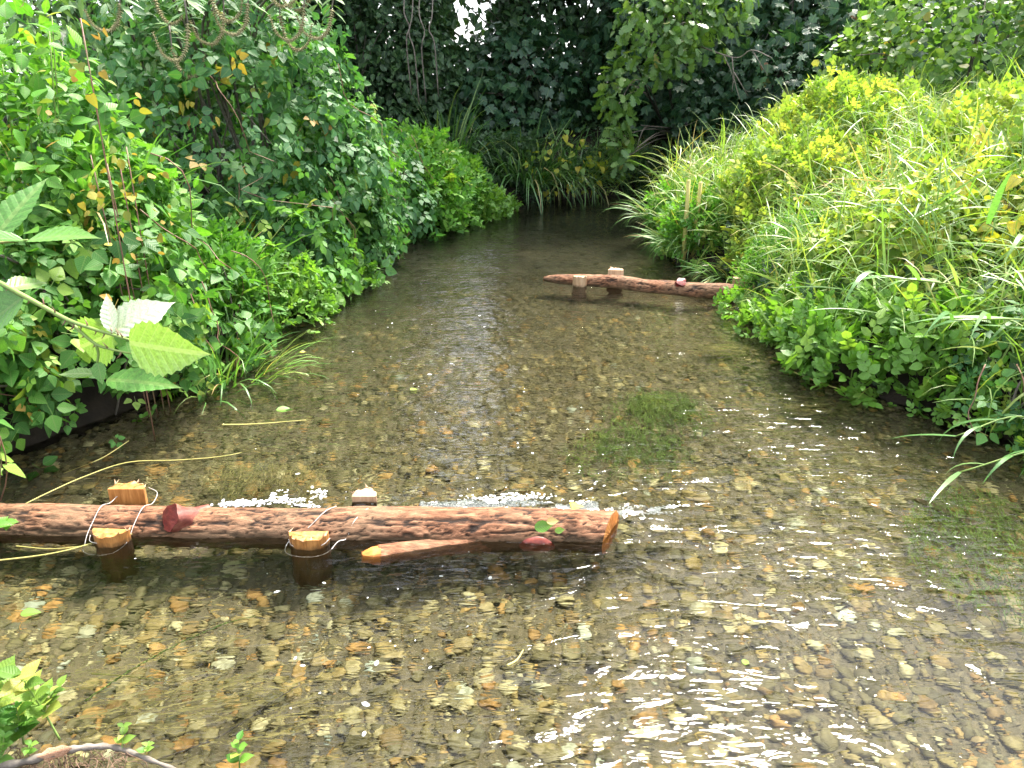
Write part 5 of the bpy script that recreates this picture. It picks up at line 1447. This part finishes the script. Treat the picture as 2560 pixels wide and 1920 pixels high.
MB().tube(curve_pts([gp(-80, 1935, 0.02), gp(60, 1905, 0.04), gp(150, 1880, 0.05), gp(220, 1868, 0.05), gp(285, 1868, 0.04), gp(350, 1890, 0.03), gp(440, 1925, 0.02)], 40), np.linspace(0.011, 0.005, 40) * (1 + 0.25 * np.sin(np.arange(40) * 1.7)), 8).build('stem', M['twig'], TW)
rr = random.Random(3)
mb = MB()
for i in range(70):
    a = gp(rr.uniform(20, 330), rr.uniform(1868, 1900), 0.035)
    pts_ = [a]
    for k_ in range(4):
        pts_.append(pts_[-1] + np.array([rr.uniform(-.03, .03), rr.uniform(-.03, .015), rr.uniform(-.022, 0.004)]))
    mb.tube(curve_pts(pts_, 8), 0.0011, 4, cap=False)
tag(mb.build('roots', M['root'], TW), kind='stuff')
M['dry_leaf'] = noise_mat('dry_leaf', [(0.3, (0.20, 0.09, 0.05)), (0.55, (0.40, 0.22, 0.13)), (0.75, (0.58, 0.42, 0.30))], scale=30, rough=0.8)
cl_ = gp(92, 1893, 0.055)
o = put_leaf(None, leaf_simple([(0.1, 0.5), (0.25, 0.9), (0.45, 1.0), (0.65, 0.8), (0.85, 0.5)], -0.9, -0.3, 0.15, 0.17), cl_, gp(190, 1868, 0.06), (0, -0.7, 0.6), M['dry_leaf'], 'dry_leaf')
tag(o, 'curled brown dry leaf lying on the gnarled twig', 'leaf')

# ------------------------------------------------------------------ stems trailing in the water
def trail(label, ctrl, r=0.0032, mat='ystem', n=50, cat='stem'):
    o = MB().tube(curve_pts(ctrl, n), np.linspace(r, r * 0.5, n), 6).build('trailing_stem', M[mat])
    tag(o, label, cat)
    return o
trail('long yellow-green stem trailing downstream above the long log', [gp(60, 1262, 0.0), gp(120, 1232, 0.004), gp(210, 1192, 0.004), gp(320, 1156, 0.004), gp(450, 1150, 0.004), gp(560, 1140, 0.004), gp(655, 1120, -0.01)])
trail('short olive stem slanting out of the black hollow', [gp(160, 1185, -0.005), gp(255, 1145, 0.004), gp(322, 1102, 0.03)], 0.003)
trail('green stem floating past the orange downstream stake', [gp(-30, 1404, 0.002), gp(90, 1390, 0.003), gp(170, 1375, 0.003), gp(250, 1352, 0.003), gp(330, 1335, 0.02)], 0.003)
trail('thin stem floating above the lashed stakes', [gp(40, 1365, 0.003), gp(130, 1372, 0.003), gp(230, 1362, 0.003)], 0.0018)
trail('sunken pale stem lying across the gravel', [gp(215, 1770, -0.06), gp(330, 1690, -0.05), gp(450, 1620, -0.04), gp(560, 1570, -0.03), gp(640, 1545, -0.02)], 0.0032, 'gstem')
trail('straw-coloured stem drifting beside the bank hollow', [gp(555, 1062, 0.01), gp(640, 1060, 0.003), gp(765, 1050, 0.003)], 0.004, 'ystem')
trail('brown stem under the surface in front of the nettles', [gp(230, 1690, -0.02), gp(330, 1700, -0.03), gp(430, 1720, -0.05)], 0.003, 'ystem')
trail('long dull stem sloping under the surface towards the middle of the gravel', [gp(380, 1920, -0.05), gp(560, 1850, -0.05), gp(700, 1760, -0.06), gp(860, 1660, -0.08)], 0.003, 'twig')
trail('yellow curved straw floating over the pale gravel', [gp(1268, 1664, 0.003), gp(1292, 1650, 0.003), gp(1308, 1625, 0.003)], 0.004, 'ystem', 20)
trail('green stems combed downstream from the watercress cushion', [gp(2280, 1000, 0.01), gp(2380, 1045, 0.01), gp(2470, 1090, 0.02)], 0.004, 'ystem')
trail('yellow stem lying along the waterline of the watercress cushion', [gp(1960, 920, 0.01), gp(2060, 960, 0.01), gp(2160, 990, 0.01)], 0.004, 'ystem')

# ------------------------------------------------------------------ water weed on the bed
def weed(name, label, spots, n, L, mat, seed, z=(-0.13, -0.03), flow=(-0.15, -1.0), wild=0.6, cat='water weed', tm=None):
    P = []
    for (px, py, rx, ry, wgt) in spots:
        c = gp(px, py, -0.09)
        m = int(n * wgt)
        a = RG.uniform(0, 6.28, m); q = np.sqrt(RG.random(m)) * (0.75 + 0.5 * fbm(np.stack([np.cos(a) * 2, np.sin(a) * 2, a * 0], -1), seed))
        zz = RG.uniform(z[0], z[1], m) - 0.05 * (q ** 2) * (z[1] - z[0] > 0.02)
        P.append(np.stack([c[0] + rx * q * np.cos(a), c[1] + ry * q * np.sin(a), zz], -1))
    P = np.concatenate(P); m = len(P)
    P[:, 2] = np.minimum(P[:, 2], -0.004) if z[1] < 0 else P[:, 2]
    T = unit(np.array([flow[0], flow[1], 0.05]) + RG.normal(0, wild, (m, 3)) * np.array([1, 1, 0.35]))
    N = unit(np.array([0, 0, 1.0]) + RG.normal(0, 0.35, (m, 3)))
    tm = tm or BLADE_F
    v, f, l = multi(P, frames(T, N), L * (0.5 + 0.9 * RG.random(m)), [t[0] for t in tm], [t[1] for t in tm], patch_rnd(P, seed, 0.5, 6), RG.integers(0, len(tm), m), [t[2] for t in tm])
    o = tag(link(name, mesh_np(name, v, f, M[mat], True, l)), label, cat, kind='stuff')
    o.cycles.is_caustics_receiver = True
WS = [blade(0.9, 5, 0.035), blade(1.9, 5, 0.03), blade(-1.2, 5, 0.03, twist=1.0), blade(2.8, 5, 0.03)]
weed('water_weed', 'dense dark green water weed bed in the middle of the gravel', [(1655, 1015, 0.20, 0.22, 0.40), (1650, 1030, 0.33, 0.34, 0.25), (1580, 1095, 0.26, 0.22, 0.25), (1570, 1130, 0.34, 0.26, 0.18)], 3000, 0.065, 'weed', 1, z=(-0.24, -0.15), tm=WS)
weed('water_weed', 'thin olive weed patch under the surface upstream of the red knot', [(660, 1215, 0.28, 0.16, 1.0)], 900, 0.055, 'weed_b', 2, tm=WS)
weed('water_weed', 'mossy green weed along the shaded foot of the small dark bramble', [(2470, 1420, 0.26, 0.45, 0.7), (2420, 1290, 0.22, 0.2, 0.3)], 2200, 0.06, 'weed', 3, tm=WS)
weed('water_weed', 'brown weed streamers combed downstream beside the near twig root', [(330, 1740, 0.28, 0.2, 0.6), (560, 1790, 0.22, 0.12, 0.4)], 150, 0.24, 'weed_b', 4, flow=(0.9, 0.42), wild=0.15)
weed('water_weed', 'olive weed streamers trailing off the watercress cushion', [(1890, 900, 0.28, 0.14, 0.6), (2130, 1040, 0.3, 0.12, 0.4)], 420, 0.26, 'weed_b', 5, flow=(-0.9, 0.25), wild=0.2)
weed('floating_debris', 'tawny mat of floating stems against the mint cushion', [(1190, 545, 0.55, 0.22, 0.6), (1100, 575, 0.3, 0.2, 0.4)], 900, 0.14, 'weed_b', 6, z=(0.002, 0.02), flow=(1, 0.1), wild=0.5, cat='debris')
weed('floating_debris', 'green weed rafts fringing the mint below the tall bramble mound', [(690, 770, 0.28, 0.14, 0.6), (800, 715, 0.2, 0.15, 0.4)], 500, 0.10, 'weed', 7, z=(0.002, 0.02), flow=(1, 0.1), wild=0.7, cat='debris')

# sunken plank and drifting leaves
pl = gp(2360, 1310, -0.10)
V = np.array([(-0.13, -0.018, 0), (0.13, -0.024, 0), (0.13, 0.024, 0), (-0.13, 0.018, 0), (-0.13, -0.018, 0.014), (0.13, -0.024, 0.012), (0.13, 0.024, 0.012), (-0.13, 0.018, 0.014)])
ca = math.cos(-0.95); sa = math.sin(-0.95)
V = np.stack([V[:, 0] * ca - V[:, 1] * sa + pl[0], V[:, 0] * sa + V[:, 1] * ca + pl[1], V[:, 2] + pl[2]], -1)
mb = MB(); mb.add(V, [(0, 3, 2, 1), (4, 5, 6, 7), (0, 1, 5, 4), (1, 2, 6, 5), (2, 3, 7, 6), (3, 0, 4, 7)])
tag(mb.build('sunken_plank', M['wood_pale'], None, False), 'pale splinter of plank sunk on the bed beside the mossy weed', 'plank')
def drift(label, px, py, z, L, ang, mat, T=OVATE):
    c = gp(px, py, z)
    d = np.array([math.cos(ang), math.sin(ang), 0.02])
    o = put_leaf(None, T, c, c + d * L, (0.05, -0.1, 1), M[mat], 'drifting_leaf')
    tag(o, label, 'leaf')
lg = lambda px, dy: (px, dy)
LEAFP = BIG[1]
def on_log(px, th):
    x = gp(px, 1310, 0.05)[0]
    return np.array([x, log_y(x) - math.cos(th) * LOG_R * 1.05, 0.004 + math.sin(th) * LOG_R * 1.06])
for lab, px, th, L, d, mat, T in (('fresh green leaf stuck to the face of the long log above the red scar', 1335, 0.55, 0.075, (1, 0.1, 0.08), 'cress', LEAFP),
                                  ('small lime leaf lapping over the green leaf on the long log', 1365, 0.75, 0.05, (1, 0.1, 0.05), 'herb_y', LEAFP),
                                  ('small green leaf tip beside the red scar on the long log', 1385, 0.45, 0.04, (1, 0.0, 0.12), 'cress', LEAFP),
                                  ('curled yellow leaf on top of the long log near its sawn end', 1428, 1.35, 0.05, (1, 0.15, 0.05), 'bindweed', HEART)):
    c = on_log(px, th)
    o = put_leaf(None, T, c, c + unit(np.array(d)) * L, (0, -math.cos(th), math.sin(th)), M[mat], 'stray_leaf')
    tag(o, lab, 'leaf')
drift('yellow leaf drifting in the middle of the pool', 1025, 975, 0.004, 0.05, 0.6, 'bindweed')
drift('lime leaf scrap drifting over the sunlit riffle', 1862, 1662, 0.004, 0.032, 1.2, 'herb_y')
drift('orange leaf floating below the bank grass tuft', 748, 880, 0.004, 0.05, 0.1, 'bindweed')
drift('green leaf floating under the shaded bank', 690, 1025, 0.004, 0.09, 0.2, 'cress')
drift('pale leaf washed up beside the nettle shoot', 50, 1535, 0.01, 0.06, 0.3, 'herb_y')

# ------------------------------------------------------------------ foam and bubbles
def foam():
    V, F = ico(1)
    P, S = [], []
    for i in range(130):                                                     # loose bubbles riding the current
        py = RG.uniform(760, 1500) if i < 105 else RG.uniform(1500, 1850)
        px = RG.normal(1080, 330)
        p = gp(px, py, 0.0)
        if sdf(np.array([p[0]]), np.array([p[1]]))[0] < 0.15 or abs(p[1] - log_y(p[0])) < 0.14 and p[0] < 0.45: continue
        P.append(p); S.append(0.0022 * (1 + 2.6 * RG.random() ** 4))
    for i in range(4200):                                                    # froth heaped against the log
        x = -1.25 + 1.7 * RG.random() ** 0.8
        if noise3(np.array([x * 4.2, 0.0, 3.0]), 2) < 0.42: continue
        wv = 0.5 + 0.5 * math.sin(x * 7.0 + 1.0)
        y = log_y(x) + LOG_R + 0.005 + abs(RG.normal(0, 0.022 + 0.045 * wv * (x > -1.0)))
        if RG.random() > float(sstep(0.46, 0.54, fbm(np.array([[x * 9, y * 30, 0]]), 5))[0]) * 0.95 + 0.03: continue
        P.append(np.array([x, y, 0.012 + 0.008 * RG.random()])); S.append(0.0024 + 0.005 * RG.random() ** 2)
    for i in range(900):                                                     # streak off the tip
        f = RG.random(); x = 0.40 + 0.32 * f
        y = 2.70 + 0.05 * f + RG.normal(0, 0.014)
        if float(fbm(np.array([[x * 14, y * 40, 0]]), 6)[0]) < 0.5: continue
        P.append(np.array([x, y, 0.008])); S.append(0.003 * (0.5 + RG.random()))
    P, S = np.array(P), np.array(S)
    n = len(P)
    v, f, l = multi(P, rotz(RG.uniform(0, 6.28, n)), S, [V * np.array([2.0, 1.1, 0.30])], F, RG.random(n), np.zeros(n, int))
    tag(link('foam', mesh_np('foam', v, f, M['foam'], True, l)), 'white bubbles and froth on the current', 'foam', kind='stuff')
foam()
